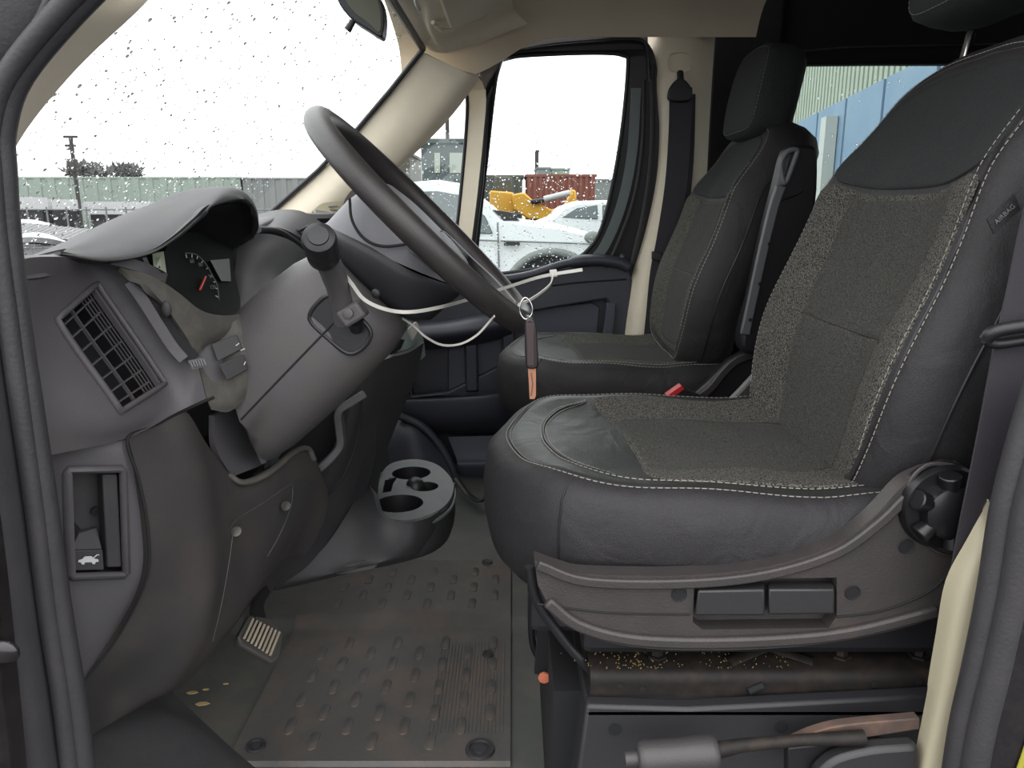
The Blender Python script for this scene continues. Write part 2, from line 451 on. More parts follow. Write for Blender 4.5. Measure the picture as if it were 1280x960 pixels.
# passenger B pillar trim (beige)
def colstrip(rows, nu=5, nv=3): return surf(rows, nu, nv)
mb = MB()
mb.shell(colstrip([
    [(808, 15, 2.32), (815, 15, 2.26), (840, 15, 2.22), (868, 15, 2.22), (896, 15, 2.27)],
    [(812, 100, 2.33), (818, 100, 2.26), (838, 100, 2.225), (868, 100, 2.225), (890, 100, 2.27)],
    [(814, 170, 2.35), (824, 170, 2.28), (842, 170, 2.245), (866, 170, 2.245), (886, 170, 2.29)],
    [(808, 230, 2.37), (820, 230, 2.30), (838, 230, 2.265), (866, 230, 2.265), (883, 230, 2.31)],
    [(798, 290, 2.38), (810, 290, 2.31), (828, 290, 2.275), (866, 290, 2.275), (878, 290, 2.32)],
    [(784, 345, 2.38), (798, 345, 2.31), (815, 345, 2.28), (860, 345, 2.28), (872, 345, 2.33)],
    [(774, 400, 2.38), (788, 400, 2.31), (803, 400, 2.28), (848, 400, 2.28), (868, 400, 2.33)],
    [(766, 470, 2.38), (780, 470, 2.31), (795, 470, 2.28), (845, 470, 2.28), (868, 470, 2.33)]]), 0.02)
bp = plane_patch('pillar_trim', mb, M_BEIGE, 'beige plastic trim of the pillar behind the passenger door', smooth=60)
mb = MB(); mb.tube(spl([at(x, y, 2.215) for x, y in [(838, 68), (862, 68), (862, 88), (838, 88)]], 3, closed=True), 0.0015, 6, closed=True); build('airbag_mark', mb, M_LINER, bp)
mb = MB(); mb.tube([at(850, 88, 2.20), at(850, 98, 2.205)], 0.006, 8); mb.prism([at(x, y, 2.225) for x, y in [(844, 88), (856, 88), (856, 96), (844, 96)]], DY(0.02)); build('belt_slot', mb, M_VOID, bp)

# passenger A pillar trim with the quarter window -----------------------------
mb = MB()
mb.shell(surf([
    [(528, 66, 2.10), (555, 78, 2.12), (585, 92, 2.14), (600, 98, 2.17)],
    [(490, 115, 2.12), (520, 128, 2.13), (548, 140, 2.15), (560, 150, 2.19)],
    [(445, 168, 2.14), (478, 182, 2.14), (505, 196, 2.17), (508, 202, 2.21)],
    [(400, 215, 2.16), (430, 230, 2.15), (455, 246, 2.19), (452, 252, 2.23)],
    [(345, 262, 2.18), (380, 278, 2.16), (410, 292, 2.20), (420, 300, 2.24)],
    [(318, 290, 2.19), (350, 310, 2.17), (380, 330, 2.2), (390, 345, 2.24)]], 6, 5), 0.02)
ap = plane_patch('trim_2', mb, M_BEIGE, 'beige windscreen pillar trim on the passenger side', smooth=70)
mb = MB(); mb.tube([at(x, y, Y - 0.006) for x, y, Y in [(530, 60, 2.10), (488, 113, 2.12), (443, 166, 2.14), (398, 213, 2.16), (343, 262, 2.18), (316, 290, 2.19)]], 0.007, 8); build('windscreen_seal', mb, M_BLACK, ap)
mb = MB(); mb.tube([at(528, 60, 2.10), at(490, 0, 1.66), at(455, -60, 1.3), at(400, -150, 0.95)], 0.009, 8); build('windscreen_seal', mb, M_BLACK, ap)
# quarter window frame: ring between frame outline and the glass opening
inner = spl([at(x, y, 2.26) for x, y in [(578, 114), (584, 122), (583, 160), (578, 220), (571, 285), (566, 305), (520, 270), (488, 214), (486, 205), (520, 165), (550, 135), (568, 118)]], 3, closed=True)
outer = spl([at(x, y, 2.24) for x, y in [(592, 94), (607, 112), (605, 160), (597, 240), (588, 310), (582, 345), (500, 345), (432, 290), (425, 262), (480, 186), (530, 135), (570, 100)]], 3, closed=True)
mb = MB(); mb.plate(outer, [inner], DY(0.03))
qf = plane_patch('window_1', mb, M_BEIGE, 'fixed quarter window with beige surround ahead of the passenger door', smooth=50, bevel=0.004)
mb = MB(); mb.tube(inner, 0.0055, 8, closed=True); build('window_seal', mb, M_BLACK, qf)
mb = MB(); mb.prism(spl([at(x, y, 2.275) for x, y in [(590, 105), (590, 200), (575, 330), (480, 330), (470, 200), (560, 115)]], 3, closed=True), DY(0.004)); build('window_pane', mb, M_GLASS, qf, smooth=0)
mb = MB(); mb.band(line([(563, 116), (530, 143), (500, 172), (478, 196), (452, 226), (428, 262)], 2.225), 0.02, 0.012, V((0, 1, 0))); build('window_lip', mb, M_DASH2, qf, smooth=50)
# dark pillar post between quarter window and door glass
mb = MB(); mb.prism([at(x, y, 2.26) for x, y in [(596, 95), (612, 84), (630, 70), (612, 130), (604, 230), (590, 330), (584, 350), (574, 350), (584, 300), (598, 200), (606, 120)]], DY(0.03))
build('pillar_post', mb, M_BLACK, qf, bevel=0.004)
mb = MB(); mb.prism([at(x, y, 2.30) for x, y in [(580, 78), (612, 64), (626, 78), (612, 108), (584, 112)]], DY(0.02)); build('post_backing', mb, M_BLACK, qf, smooth=0)
mb = MB(); mb.prism([at(x, y, 2.235) for x, y in [(598, 88), (628, 66), (622, 84), (612, 100), (606, 112)]], DY(0.02)); build('corner_trim', mb, mat('brown_grey_trim', (120, 112, 106), .7), qf, bevel=0.003)

# passenger door ------------------------------------------------------------
def Yd(py): return 2.345 - 0.11 * (340 - py) / 280.0
door = sroot('door_1', (0.1, 2.34, 0.1), 'passenger door with window seen across the cab')
wout = [(612, 82), (625, 68), (680, 55), (740, 49), (790, 45), (812, 56), (822, 90), (824, 170), (820, 240), (808, 310), (796, 350), (700, 360), (610, 350), (584, 345), (592, 280), (602, 180)]
win_ = [(623, 80), (640, 71), (700, 67), (755, 66), (780, 69), (785, 80), (779, 150), (768, 220), (752, 285), (735, 312), (715, 325), (670, 336), (620, 343), (594, 347), (596, 310), (608, 200)]
lo_ = spl([at(x, y, Yd(y)) for x, y in wout], 4, closed=True); li_ = spl([at(x, y, Yd(y) + 0.01) for x, y in win_], 4, closed=True)
mb = MB(); mb.plate(lo_, [li_], DY(0.035)); wf = build('window_frame', mb, M_BLACK, door, smooth=50, bevel=0.005)
mb = MB(); mb.tube(li_, 0.006, 8, closed=True); build('window_seal', mb, M_BLACK, wf)
mb = MB(); mb.tube(spl([at(x, y, Yd(y) - .012) for x, y in [(805, 100), (803, 180), (792, 250), (770, 310), (757, 335)]], 5), 0.006, 8, flat=0.6)
mb.tube(spl([at(x, y, Yd(y) - .014) for x, y in [(815, 80), (815, 180), (806, 260), (790, 330)]], 5), 0.008, 8, flat=0.6)
build('frame_rib', mb, M_DASH2, wf, smooth=60)
mb = MB(); mb.band(spl([at(x, y, Yd(y) - .004) for x, y in [(795, 110), (790, 190), (777, 255), (757, 305), (738, 330)]], 5), 0.028, 0.008, V((1, 0, 0))); build('frame_channel', mb, mat('grey_green_channel', (104, 112, 112), .5), wf, smooth=50)
mb = MB(); mb.tube(spl([at(x, y, 2.225) for x, y in [(640, 66), (700, 57), (790, 52), (808, 62), (812, 100)]], 5), 0.006, 8, flat=0.7); build('door_seal', mb, M_BLACK, wf, smooth=60)
mb = MB(); mb.prism([p + DY(0.012) for p in lo_], DY(0.004)); build('window_pane', mb, M_GLASS, door, smooth=0)
mb = MB(); mb.prism([at(x, y, 2.44) for x, y in [(800, 20), (850, 20), (850, 640), (740, 640), (762, 400), (800, 250), (822, 120)]], DY(0.03)); build('door_jamb', mb, M_BLACK, door, smooth=0)
mb = MB(); mb.prism([at(x, y, 2.36) for x, y in [(590, 10), (890, 10), (890, 60), (790, 52), (740, 55), (680, 62), (625, 76), (590, 100)]], DY(0.03)); build('door_header', mb, M_BLACK, door, smooth=0)
# inner panel: plate with two openings
YDp = 2.33
pan = [(400, 250), (430, 330), (560, 360), (615, 352), (660, 346), (710, 334), (760, 328), (785, 331), (790, 350), (784, 430), (776, 520), (770, 640), (360, 640), (360, 250)]
op1 = [(690, 385), (757, 374), (764, 382), (757, 428), (690, 440), (640, 450), (560, 490), (515, 495), (515, 420), (560, 410)]
op2 = [(518, 500), (640, 494), (700, 484), (700, 590), (560, 582), (540, 560)]
mb = MB(); mb.plate([at(x, y, YDp) for x, y in pan], [[at(x, y, YDp) for x, y in op1], [at(x, y, YDp) for x, y in op2]], DY(0.04))
dp = build('door_panel', mb, M_DOOR, door, smooth=30, bevel=0.006)
mb = MB(); mb.prism([at(x, y, YDp + .05) for x, y in [(360, 340), (790, 340), (780, 640), (360, 640)]], DY(0.03)); build('door_backing', mb, M_DOOR, door)
mb = MB(); mb.prism([at(x, y, YDp + .028) for x, y in [(560, 396), (740, 378), (750, 384), (745, 440), (560, 500)]], DY(0.02)); build('door_insert', mb, M_DOOR2, door, bevel=0.004)
mb = MB(); mb.band(line([(764, 378), (762, 400), (757, 432)], YDp - 0.004), 0.03, 0.02, V((1, 0, 0))); build('grab_edge', mb, M_DOOR2, dp, smooth=60, bevel=0.004)
# sill roll under the glass
mb = MB(); mb.tube(line([(590, 352), (630, 349), (665, 343), (705, 330), (740, 325), (772, 328), (786, 334)], YDp - 0.012), [0.015] * 5 + [0.016] * 12 + [0.022] * 14, 12, flat=0.8)
build('sill_roll', mb, M_DOOR, dp, smooth=60)
mb = MB(); mb.tube(line([(690, 357), (725, 353), (783, 349)], YDp - 0.002), 0.0025, 6); build('panel_joint', mb, M_VOID, dp)
mb = MB(); mb.ball(at(778, 321, YDp - 0.01), 0.009, 12, 8); build('lock_button', mb, M_DOOR2, dp, smooth=80)
# arm rest and pocket shelves
mb = MB()
mb.shell(surf([[(505, 405, 2.33), (560, 400, 2.33), (600, 392, 2.33), (640, 388, 2.33)],
               [(505, 410, 2.28), (560, 405, 2.27), (600, 398, 2.27), (640, 392, 2.28)],
               [(505, 425, 2.26), (560, 420, 2.25), (600, 414, 2.25), (640, 406, 2.27)],
               [(505, 440, 2.32), (560, 435, 2.32), (600, 430, 2.32), (640, 420, 2.33)]]), 0.01)
build('armrest', mb, M_DOOR, door, smooth=60)
mb = MB()
mb.shell(surf([[(500, 500, 2.25), (560, 497, 2.24), (620, 492, 2.24), (650, 482, 2.28)],
               [(500, 504, 2.235), (560, 501, 2.225), (620, 496, 2.225), (650, 486, 2.27)],
               [(500, 530, 2.25), (560, 528, 2.24), (620, 524, 2.24), (650, 516, 2.27)],
               [(505, 545, 2.31), (560, 542, 2.31), (620, 540, 2.31), (650, 535, 2.31)]]), 0.012)
build('door_pocket', mb, M_DOOR, door, smooth=60)
mb = MB(); mb.box(at(600, 506, 2.29), (0.5, 0.1, 0.01)); build('pocket_floor', mb, M_VOID, door)
mb = MB()
mb.shell(surf([[(560, 546, 2.29), (600, 545, 2.29), (660, 542, 2.29)], [(570, 572, 2.27), (605, 571, 2.27), (660, 568, 2.27)], [(572, 580, 2.25), (608, 579, 2.25), (660, 577, 2.25)], [(574, 588, 2.26), (610, 588, 2.26), (660, 586, 2.26)], [(580, 602, 2.30), (610, 602, 2.30), (660, 602, 2.30)]]), 0.012)
build('lower_pocket', mb, M_DOOR2, door, smooth=60)
for x in (590, 637):
    mb = MB(); mb.prism([at(x - 10, 400, 2.32), at(x + 6, 400, 2.32), at(x + 8, 490, 2.32), at(x - 8, 490, 2.32)], DY(0.02)); build('panel_rib', mb, M_DOOR, dp, bevel=0.006)
# wheel-arch hump and sill by the far door
mb = MB(); mb.tube(line([(500, 520), (530, 535), (555, 565), (570, 600)], 2.2), 0.012, 10)
mb.shell(surf([[(480, 520, 2.24), (500, 516, 2.24), (515, 520, 2.24)], [(485, 560, 2.15), (520, 545, 2.16), (548, 560, 2.2)], [(490, 610, 2.1), (530, 600, 2.1), (568, 602, 2.16)]]), 0.02)
plane_patch('trim_3', mb, M_DOOR, 'dark footwell trim ahead of the passenger door', smooth=60)

# windscreen -------------------------------------------------------------------
def WS(s_, y):  # s 0 at cowl .. 1 at header
    xx = lerp(-1.02, -0.235, s_); bow = 0.05 * (1 - ((y - 1.46) / 0.8) ** 2)
    return V((xx - bow * 0.7, y, 1.318 + 0.95 * (xx + 0.235) + bow * 0.5 + 0.03 * math.sin(math.pi * s_)))
mb = MB(); mb.grid([[WS(a, y) for y in frange(0.69, 2.24, 13)] for a in frange(0, 1, 9)])
wsn = plane_patch('window_2', mb, M_GLASS, 'rain-spotted windscreen', smooth=80)
# near windscreen pillar: beige inner trim
mb = MB()
mb.shell(surf([
    [(125, -20, .70), (160, -22, .735), (205, -22, .76)],
    [(108, 20, .70), (140, 18, .73), (172, 14, .755)],
    [(62, 68, .70), (95, 64, .73), (120, 62, .755)],
    [(42, 98, .70), (62, 100, .73), (85, 98, .755)],
    [(20, 136, .70), (32, 142, .73), (48, 142, .755)],
    [(6, 172, .70), (14, 176, .73), (22, 180, .755)],
    [(-2, 210, .70), (3, 212, .73), (7, 216, .755)],
    [(-6, 260, .70), (-1, 262, .73), (4, 264, .755)],
    [(-6, 330, .70), (-1, 332, .73), (2, 334, .755)]], 5, 4), 0.012)
ap2 = plane_patch('trim_4', mb, M_BEIGE, 'beige windscreen pillar trim on the driver side', smooth=70)
mb = MB(); mb.shell(surf([[(-60, -60, .64), (60, -60, .665), (150, -60, .69)], [(-60, 30, .64), (40, 30, .665), (104, 26, .69)], [(-70, 110, .64), (10, 100, .665), (36, 106, .69)], [(-80, 180, .64), (-20, 190, .665), (4, 186, .69)], [(-80, 280, .64), (-30, 280, .665), (-2, 262, .69)]], 5, 4), 0.015)
build('door_seal', mb, M_RUBBER, ap2, smooth=70)
mb = MB(); mb.tube([at(x, y, .655) for x, y in [(90, -60), (52, 20), (10, 90), (-10, 150), (-30, 220)]], 0.004, 8); build('seal_rib', mb, M_RUBBER, ap2, smooth=70)

# driver door opening, front edge -------------------------------------------------
mb = MB()
mb.tube(line([(190, -80), (104, 0), (26, 92), (3, 160), (4, 215), (10, 300), (22, 400), (40, 520), (58, 640), (76, 770), (93, 870), (108, 985)], 0.655), 0.0105, 12)
mb.tube(line([(172, -80), (86, 0), (10, 92), (-12, 160), (-10, 215), (-3, 300), (10, 400), (27, 520), (44, 640), (60, 770), (76, 870), (90, 985)], 0.645), 0.0085, 10)
sl = plane_patch('trim_5', mb, M_RUBBER, 'grey rubber door seal down the front edge of the driver door opening', smooth=70)
mb = MB()
mb.shell(surf([[(-120, 200, .60), (-40, 200, .62), (-4, 200, .66)], [(-110, 400, .60), (-30, 400, .62), (12, 400, .66)], [(-80, 600, .60), (-5, 600, .62), (42, 600, .66)], [(-50, 780, .60), (22, 780, .62), (64, 780, .66)], [(-20, 980, .60), (52, 980, .62), (92, 980, .66)]], 5, 4), 0.02)
build('pillar_panel', mb, M_RUBBER, sl, smooth=70)
mb = MB()
mb.shell(surf([[(-160, 500, .56), (-60, 500, .57), (-22, 500, .60)], [(-140, 700, .56), (-30, 700, .57), (8, 700, .60)], [(-120, 980, .56), (-10, 980, .57), (36, 980, .60)]], 5, 4), 0.02)
build('painted_panel', mb, M_PAINT, sl, smooth=70)
mb = MB(); mb.ball(at(4, 815, 0.575), 0.012, 12, 8, (1.2, .5, 0.9)); build('hinge_cap', mb, M_PAINT, sl, smooth=80)
# driver door opening, rear edge ----------------------------------------------------
mb = MB()
mb.shell(surf([[(1236, 625, .70), (1241, 640, .70), (1246, 650, .69)],
               [(1208, 675, .70), (1222, 690, .685), (1237, 700, .68)],
               [(1182, 725, .70), (1204, 735, .68), (1226, 745, .675)],
               [(1170, 790, .70), (1190, 798, .68), (1212, 800, .675)],
               [(1160, 850, .70), (1180, 855, .68), (1200, 860, .675)],
               [(1158, 870, .70), (1172, 890, .68), (1192, 900, .675)],
               [(1140, 960, .70), (1155, 965, .68), (1176, 968, .675)],
               [(1136, 1000, .70), (1146, 1000, .68), (1168, 1005, .675)]], 4, 4), 0.02)
t6 = plane_patch('trim_6', mb, M_CREAM, 'cream lower pillar trim beside the seat', smooth=60)
mb = MB()
mb.tube(line([(1300, 480), (1276, 560), (1256, 640), (1240, 740), (1222, 830), (1204, 910), (1190, 1000)], 0.655), 0.013, 12)
mb.tube(line([(1330, 480), (1306, 560), (1284, 640), (1268, 740), (1248, 830), (1228, 910), (1212, 1000)], 0.640), 0.014, 10)
t7 = plane_patch('trim_7', mb, M_RUBBER, 'rubber door seal down the rear edge of the driver door opening', smooth=70)
mb = MB()
mb.shell(surf([[(1330, 480, .63), (1380, 480, .62), (1460, 480, .60)], [(1280, 700, .63), (1330, 700, .62), (1420, 700, .60)], [(1248, 860, .63), (1290, 860, .62), (1400, 860, .60)], [(1222, 1000, .63), (1260, 1000, .62), (1380, 1000, .60)]], 4, 4), 0.02)
build('painted_panel', mb, M_PAINT, t7, smooth=70)
mb = MB(); mb.prism([at(x, y, .617) for x, y in [(1284, 920), (1330, 885), (1340, 1000), (1262, 985)]], DY(-0.0012)); st_ = build('warning_sticker', mb, M_YELLOWL, t7, label='yellow-edged sticker on the door pillar')
mb = MB(); mb.prism([at(x, y, .6155) for x, y in [(1292, 927), (1335, 894), (1340, 1000), (1271, 985)]], DY(-0.0008)); build('sticker_print', mb, M_WHITE, t7)
# sill and kick cover lower left
mb = MB()
mb.shell(surf([[(90, 930, .70), (110, 905, .80), (170, 880, .90), (215, 865, 1.0)],
               [(110, 965, .70), (150, 930, .80), (230, 905, .92), (290, 935, 1.0)],
               [(130, 1010, .70), (200, 985, .78), (280, 985, .88), (350, 985, .98)]], 5, 4), 0.02)
plane_patch('trim_8', mb, M_CARPET, 'worn grey sill cover at the foot of the dashboard', smooth=70)
# ------------------------------------------------------------------ seats
def pad(mb, fr, outline, h, rim, inner=(0.02, 0.25, 0.5, 0.7, 0.85, 0.95), close=True, split=None):
    """upholstered pad: domed top over a closed outline, rolled rim. fr = (origin, ea, eb, ec)"""
    o, ea, eb, ec = fr
    n = len(outline)
    cx = sum(p[0] for p in outline) / n; cy = sum(p[1] for p in outline) / n
    def W(a, b, c): return o + ea * a + eb * b + ec * c
    R = []
    for s_ in inner:
        R.append([W(cx + (a - cx) * s_, cy + (b - cy) * s_, h(cx + (a - cx) * s_, cy + (b - cy) * s_)) for a, b in outline])
    nrm = []
    for i in range(n):
        t = V((outline[(i + 1) % n][0] - outline[i - 1][0], outline[(i + 1) % n][1] - outline[i - 1][1])).normalized()
        q = V((t.y, -t.x))
        if q.dot(V((outline[i][0] - cx, outline[i][1] - cy))) < 0: q = -q
        nrm.append(q)
    RR = []
    for row in rim:
        ring = []
        for i, (a, b) in enumerate(outline):
            out, dh = row(a, b) if callable(row) else row
            ring.append(W(a + nrm[i].x * out, b + nrm[i].y * out, h(a, b) + dh))
        RR.append(ring)
    f0 = len(mb.m)
    mb.grid(R + RR, closed_v=True)
    if split is not None:
        for q in range(f0 + (len(R) + split) * n, len(mb.m)): mb.m[q] = 1
    mb.add(R[0], [tuple(range(n))])
    if close: mb.add(RR[-1], [tuple(range(n))])
    return R, RR
def loop2(pts, n=6): return [(p.x, p.y) for p in spl([V(p) for p in pts], n, closed=True)]
def mirror(half):
    """half outline from (a0,0) round to (a1,0), b>0; returns the closed loop"""
    return half + [(a, -b) for a, b in reversed(half) if abs(b) > 1e-6]
def drape(fr, line, h, lift=0.0015, n=5):
    o, ea, eb, ec = fr
    return [o + ea * p.x + eb * p.y + ec * (h(p.x, p.y) + lift) for p in spl([V(q) for q in line], n)]
def overlay(mb, fr, pts, h, lift=0.0016, n=5, edge=-0.003, inner=(0.02, 0.2, 0.4, 0.6, 0.78, 0.92)):
    return pad(mb, fr, loop2(pts, n), lambda a, b: h(a, b) + lift, [(0, -0.0002), (0.0018, edge)], inner=inner, close=False)

def make_seat(root, Yc, dz, side=-1, driver=True):
    """parts of a front seat: cushion, backrest, headrest (> posts), side panel with controls"""
    # cushion ---------------------------------------------------------
    fc = (V((0, Yc, 0.545 + dz)), V((1, 0, 0)), V((0, 1, 0)), V((0, 0, 1)))
    def hc(a, b):
        bol = 0.014 * sm((abs(b) - 0.09) / 0.12)
        z = bol + 0.012 * math.exp(-((a - 0.03) / 0.07) ** 2) - 0.010 * sm((a - 0.18) / 0.25)
        z += 0.006 * sm((a - 0.34) / 0.08)
        return z + 0.0022 * math.sin(31 * a + 9 * b) * math.sin(23 * b + 4)
    half = [(0.0, 0.0), (0.010, 0.07), (0.034, 0.135), (0.075, 0.185), (0.13, 0.205), (0.24, 0.215), (0.36, 0.215), (0.46, 0.205), (0.50, 0.15), (0.51, 0.0)]
    ol = loop2(mirror(half), 7)
    def rim(o_, d_):
        def f(a, b):
            k = sm((0.16 - a) / 0.16)
            wr = 0.0016 * math.sin(38 * a + 30 * b) + 0.0012 * math.sin(95 * a + 260 * d_)
            return (o_ * (1 + 0.15 * k) + wr * (d_ < -0.02), d_ * (1 + 0.42 * k) if d_ < -0.03 else d_)
        return f
    mb = MB()
    R, RR = pad(mb, fc, ol, hc, [(0, 0), (0.003, -0.0022), (0.008, -0.0015), rim(0.020, -0.009), rim(0.029, -0.022), rim(0.034, -0.045), rim(0.034, -0.072), rim(0.028, -0.098), rim(0.008, -0.118)], split=1)
    cu = build('cushion', mb, [M_LEATH, M_SIDEFAB], root, smooth=60)
    n = len(ol)
    # tweed centre panel and its plain middle
    mb = MB()
    tw = [(0.172, -0.19), (0.30, -0.193), (0.42, -0.190), (0.475, -0.14), (0.485, 0.0), (0.475, 0.14), (0.42, 0.19), (0.30, 0.193), (0.14, 0.188), (0.142, 0.12), (0.156, 0.04), (0.164, -0.08)]
    overlay(mb, fc, tw, hc, lift=0.003)
    build('centre_panel', mb, M_TWEED, cu, smooth=60, label='speckled grey tweed centre of the seat')
    mb = MB()
    overlay(mb, fc, [(0.174, -0.125), (0.20, -0.135), (0.30, -0.120), (0.40, -0.10), (0.44, 0.0), (0.40, 0.095), (0.30, 0.105), (0.20, 0.10), (0.158, 0.08), (0.168, -0.03)], hc, lift=0.0045)
    build('insert_panel', mb, M_TWEED2, cu, smooth=60, label='plain grey cloth insert')
    # seams
    mb = MB()
    q = RR[3]; k0 = n // 2
    ring = [RR[2][i] + V((0, 0, 0.0012)) for i in range(n)]
    stitches(mb, [p for p in ring] + [ring[0]], r=0.0006 if driver else 0.0008)
    inner_line = drape(fc, [(0.46, -0.198), (0.34, -0.203), (0.20, -0.200), (0.12, -0.182), (0.07, -0.13), (0.045, -0.06), (0.04, 0.0), (0.045, 0.06), (0.07, 0.13), (0.12, 0.182)], hc, 0.0014)
    stitches(mb, inner_line, r=0.0006 if driver else 0.0008)
    inner2 = drape(fc, [(0.12, -0.174), (0.078, -0.125), (0.053, -0.06), (0.048, 0.0), (0.053, 0.06), (0.078, 0.125), (0.12, 0.174)], hc, 0.0014)
    stitches(mb, inner2, r=0.0005)
    build('stitching', mb, M_STITCH, cu, smooth=0, label='pale thread stitching')
    mb = MB()
    mb.tube([RR[1][i] + V((0, 0, 0.0003)) for i in range(n)], 0.0017, 6, closed=True)
    mb.tube(drape(fc, [(0.12, -0.178), (0.074, -0.128), (0.049, -0.06), (0.044, 0.0), (0.049, 0.06), (0.074, 0.128), (0.12, 0.178)], hc, 0.0006), 0.0016, 6)
    # upright seam at the front corner
    for sgn in (-1, 1):
        i = min(range(n), key=lambda j: (ol[j][0] - 0.075) ** 2 + (ol[j][1] - sgn * 0.185) ** 2)
        mb.tube(spl([RR[j][i] + (RR[j][i] - V((0.2, Yc, RR[j][i].z))).normalized() * 0.0004 for j in range(2, 9)], 3), 0.0010, 5)
    build('seam', mb, M_BLACK, cu, smooth=60)
    # backrest ----------------------------------------------------------
    tl = math.radians(15.5)
    O = V((0.405, Yc, 0.540)); eu = V((math.sin(tl), 0, math.cos(tl))); ef = V((-math.cos(tl), 0, math.sin(tl)))
    fb = (O, V((0, 1, 0)), eu, ef)
    def hb(a, b):
        wing = 0.026 * sm((abs(a) - 0.08) / 0.13) * (1 - 0.65 * sm((b - 0.33) / 0.14))
        belly = 0.016 * math.exp(-((b - 0.14) / 0.10) ** 2) - 0.030 * sm((b - 0.36) / 0.16) + 0.001 * math.sin(40 * a + 20 * b)
        return wing + belly - 0.004
    hv = [(0.0, -0.03), (0.10, -0.028), (0.165, -0.005), (0.198, 0.06), (0.214, 0.14), (0.214, 0.22), (0.204, 0.30), (0.193, 0.37), (0.182, 0.44), (0.158, 0.495), (0.09, 0.522), (0.0, 0.528)]
    ob = loop2([(a, b) for a, b in hv] + [(-a, b) for a, b in reversed(hv) if a > 1e-6], 6)
    mb = MB(); nb = len(ob)
    R, BR = pad(mb, fb, ob, hb, [(0, 0), (0.004, -0.003), (0.010, -0.003), (0.022, -0.012), (0.033, -0.030), (0.037, -0.055), (0.034, -0.085), (0.022, -0.112), (0.0, -0.128), (-0.05, -0.135)])
    ba = build('backrest', mb, M_SIDEFAB, root, smooth=60)
    mb = MB()
    lowt = [(-0.195, 0.06), (-0.210, 0.14), (-0.210, 0.22), (-0.200, 0.30), (-0.190, 0.362), (-0.08, 0.350), (0.08, 0.350), (0.190, 0.362), (0.200, 0.30), (0.210, 0.22), (0.209, 0.14), (0.195, 0.06), (0.16, 0.0), (0.09, -0.022), (-0.09, -0.022), (-0.16, 0.0)]
    overlay(mb, fb, lowt, hb, lift=0.003, n=4)
    build('centre_panel', mb, M_TWEED, ba, smooth=60, label='speckled grey tweed front of the backrest')
    mb = MB()
    overlay(mb, fb, [(-0.085, 0.342), (0.085, 0.342), (0.120, 0.345), (0.122, 0.25), (0.112, 0.175), (0.10, 0.170), (-0.12, 0.170), (-0.135, 0.175), (-0.150, 0.25), (-0.150, 0.345)], hb, lift=0.0048, n=3)
    overlay(mb, fb, [(-0.10, 0.164), (0.08, 0.164), (0.110, 0.162), (0.108, 0.10), (0.10, 0.02), (0.08, -0.008), (-0.08, -0.008), (-0.11, 0.02), (-0.125, 0.10), (-0.132, 0.162)], hb, lift=0.0048, n=3)
    build('insert_panel', mb, M_TWEED2, ba, smooth=60, label='plain grey cloth insert')
    mb = MB()
    overlay(mb, fb, [(-0.184, 0.378), (-0.174, 0.44), (-0.150, 0.486), (-0.085, 0.511), (0.0, 0.517), (0.085, 0.511), (0.150, 0.486), (0.174, 0.44), (0.184, 0.378), (0.08, 0.362), (-0.08, 0.362)], hb, lift=0.003, n=5)
    build('shoulder_panel', mb, M_HEADFAB, ba, smooth=60, label='smooth dark cloth shoulder panel')
    mb = MB()
    rs = BR[2]
    stitches(mb, [rs[i] + ef * 0.0012 for i in range(nb)] + [rs[0] + ef * 0.0012], r=0.0006 if driver else 0.0008)
    stitches(mb, drape(fb, [(s3 * a, b) for s3, a, b in [(side, .196, .05), (side, .211, .14), (side, .211, .22), (side, .201, .30), (side, .190, .37), (side, .178, .44)]], hb, 0.003), r=0.0005)
    build('stitching', mb, M_STITCH, ba, smooth=0, label='pale thread stitching')
    mb = MB()
    mb.tube([BR[1][i] for i in range(nb)], 0.0016, 6, closed=True)
    # outer bolster seam along the side
    sel = [BR[5][i] for i in range(nb) if (ob[i][0] * side > 0.0) and 0.0 < ob[i][1] < 0.48]
    sel.sort(key=lambda p: p.z)
    mb.tube([p + V((0, side * 0.0004, 0)) for p in sel], 0.0018, 6)
    build('seam', mb, M_BLACK, ba, smooth=60)
    # headrest ------------------------------------------------------------
    up = 0.072 if driver else 0.0
    ho = V((0.548, Yc, 1.03 + up))
    t2 = math.radians(10); eu2 = V((math.sin(t2), 0, math.cos(t2))); ef2 = V((-math.cos(t2), 0, math.sin(t2)))
    fh = (ho, V((0, 1, 0)), eu2, ef2)
    hh = lambda a, b: 0.018 - 0.35 * a * a - 0.6 * (b - 0.09) ** 2
    oh = loop2([(-0.10, 0.015), (0.0, 0.010), (0.10, 0.015), (0.122, 0.045), (0.126, 0.10), (0.118, 0.16), (0.09, 0.185), (0.0, 0.192), (-0.09, 0.185), (-0.118, 0.16), (-0.126, 0.10), (-0.122, 0.045)], 5)
    mb = MB()
    _, HR = pad(mb, fh, oh, hh, [(0, 0), (0.004, -0.003), (0.012, -0.010), (0.015, -0.03), (0.015, -0.06), (0.010, -0.082), (-0.008, -0.096), (-0.04, -0.102)])
    he = build('headrest', mb, M_HEADFAB, root, smooth=60)
    mb = MB()
    rs = HR[1]; stitches(mb, [p + ef2 * 0.001 for p in rs] + [rs[0] + ef2 * 0.001], r=0.0006)
    build('stitching', mb, M_STITCHD, he, smooth=0)
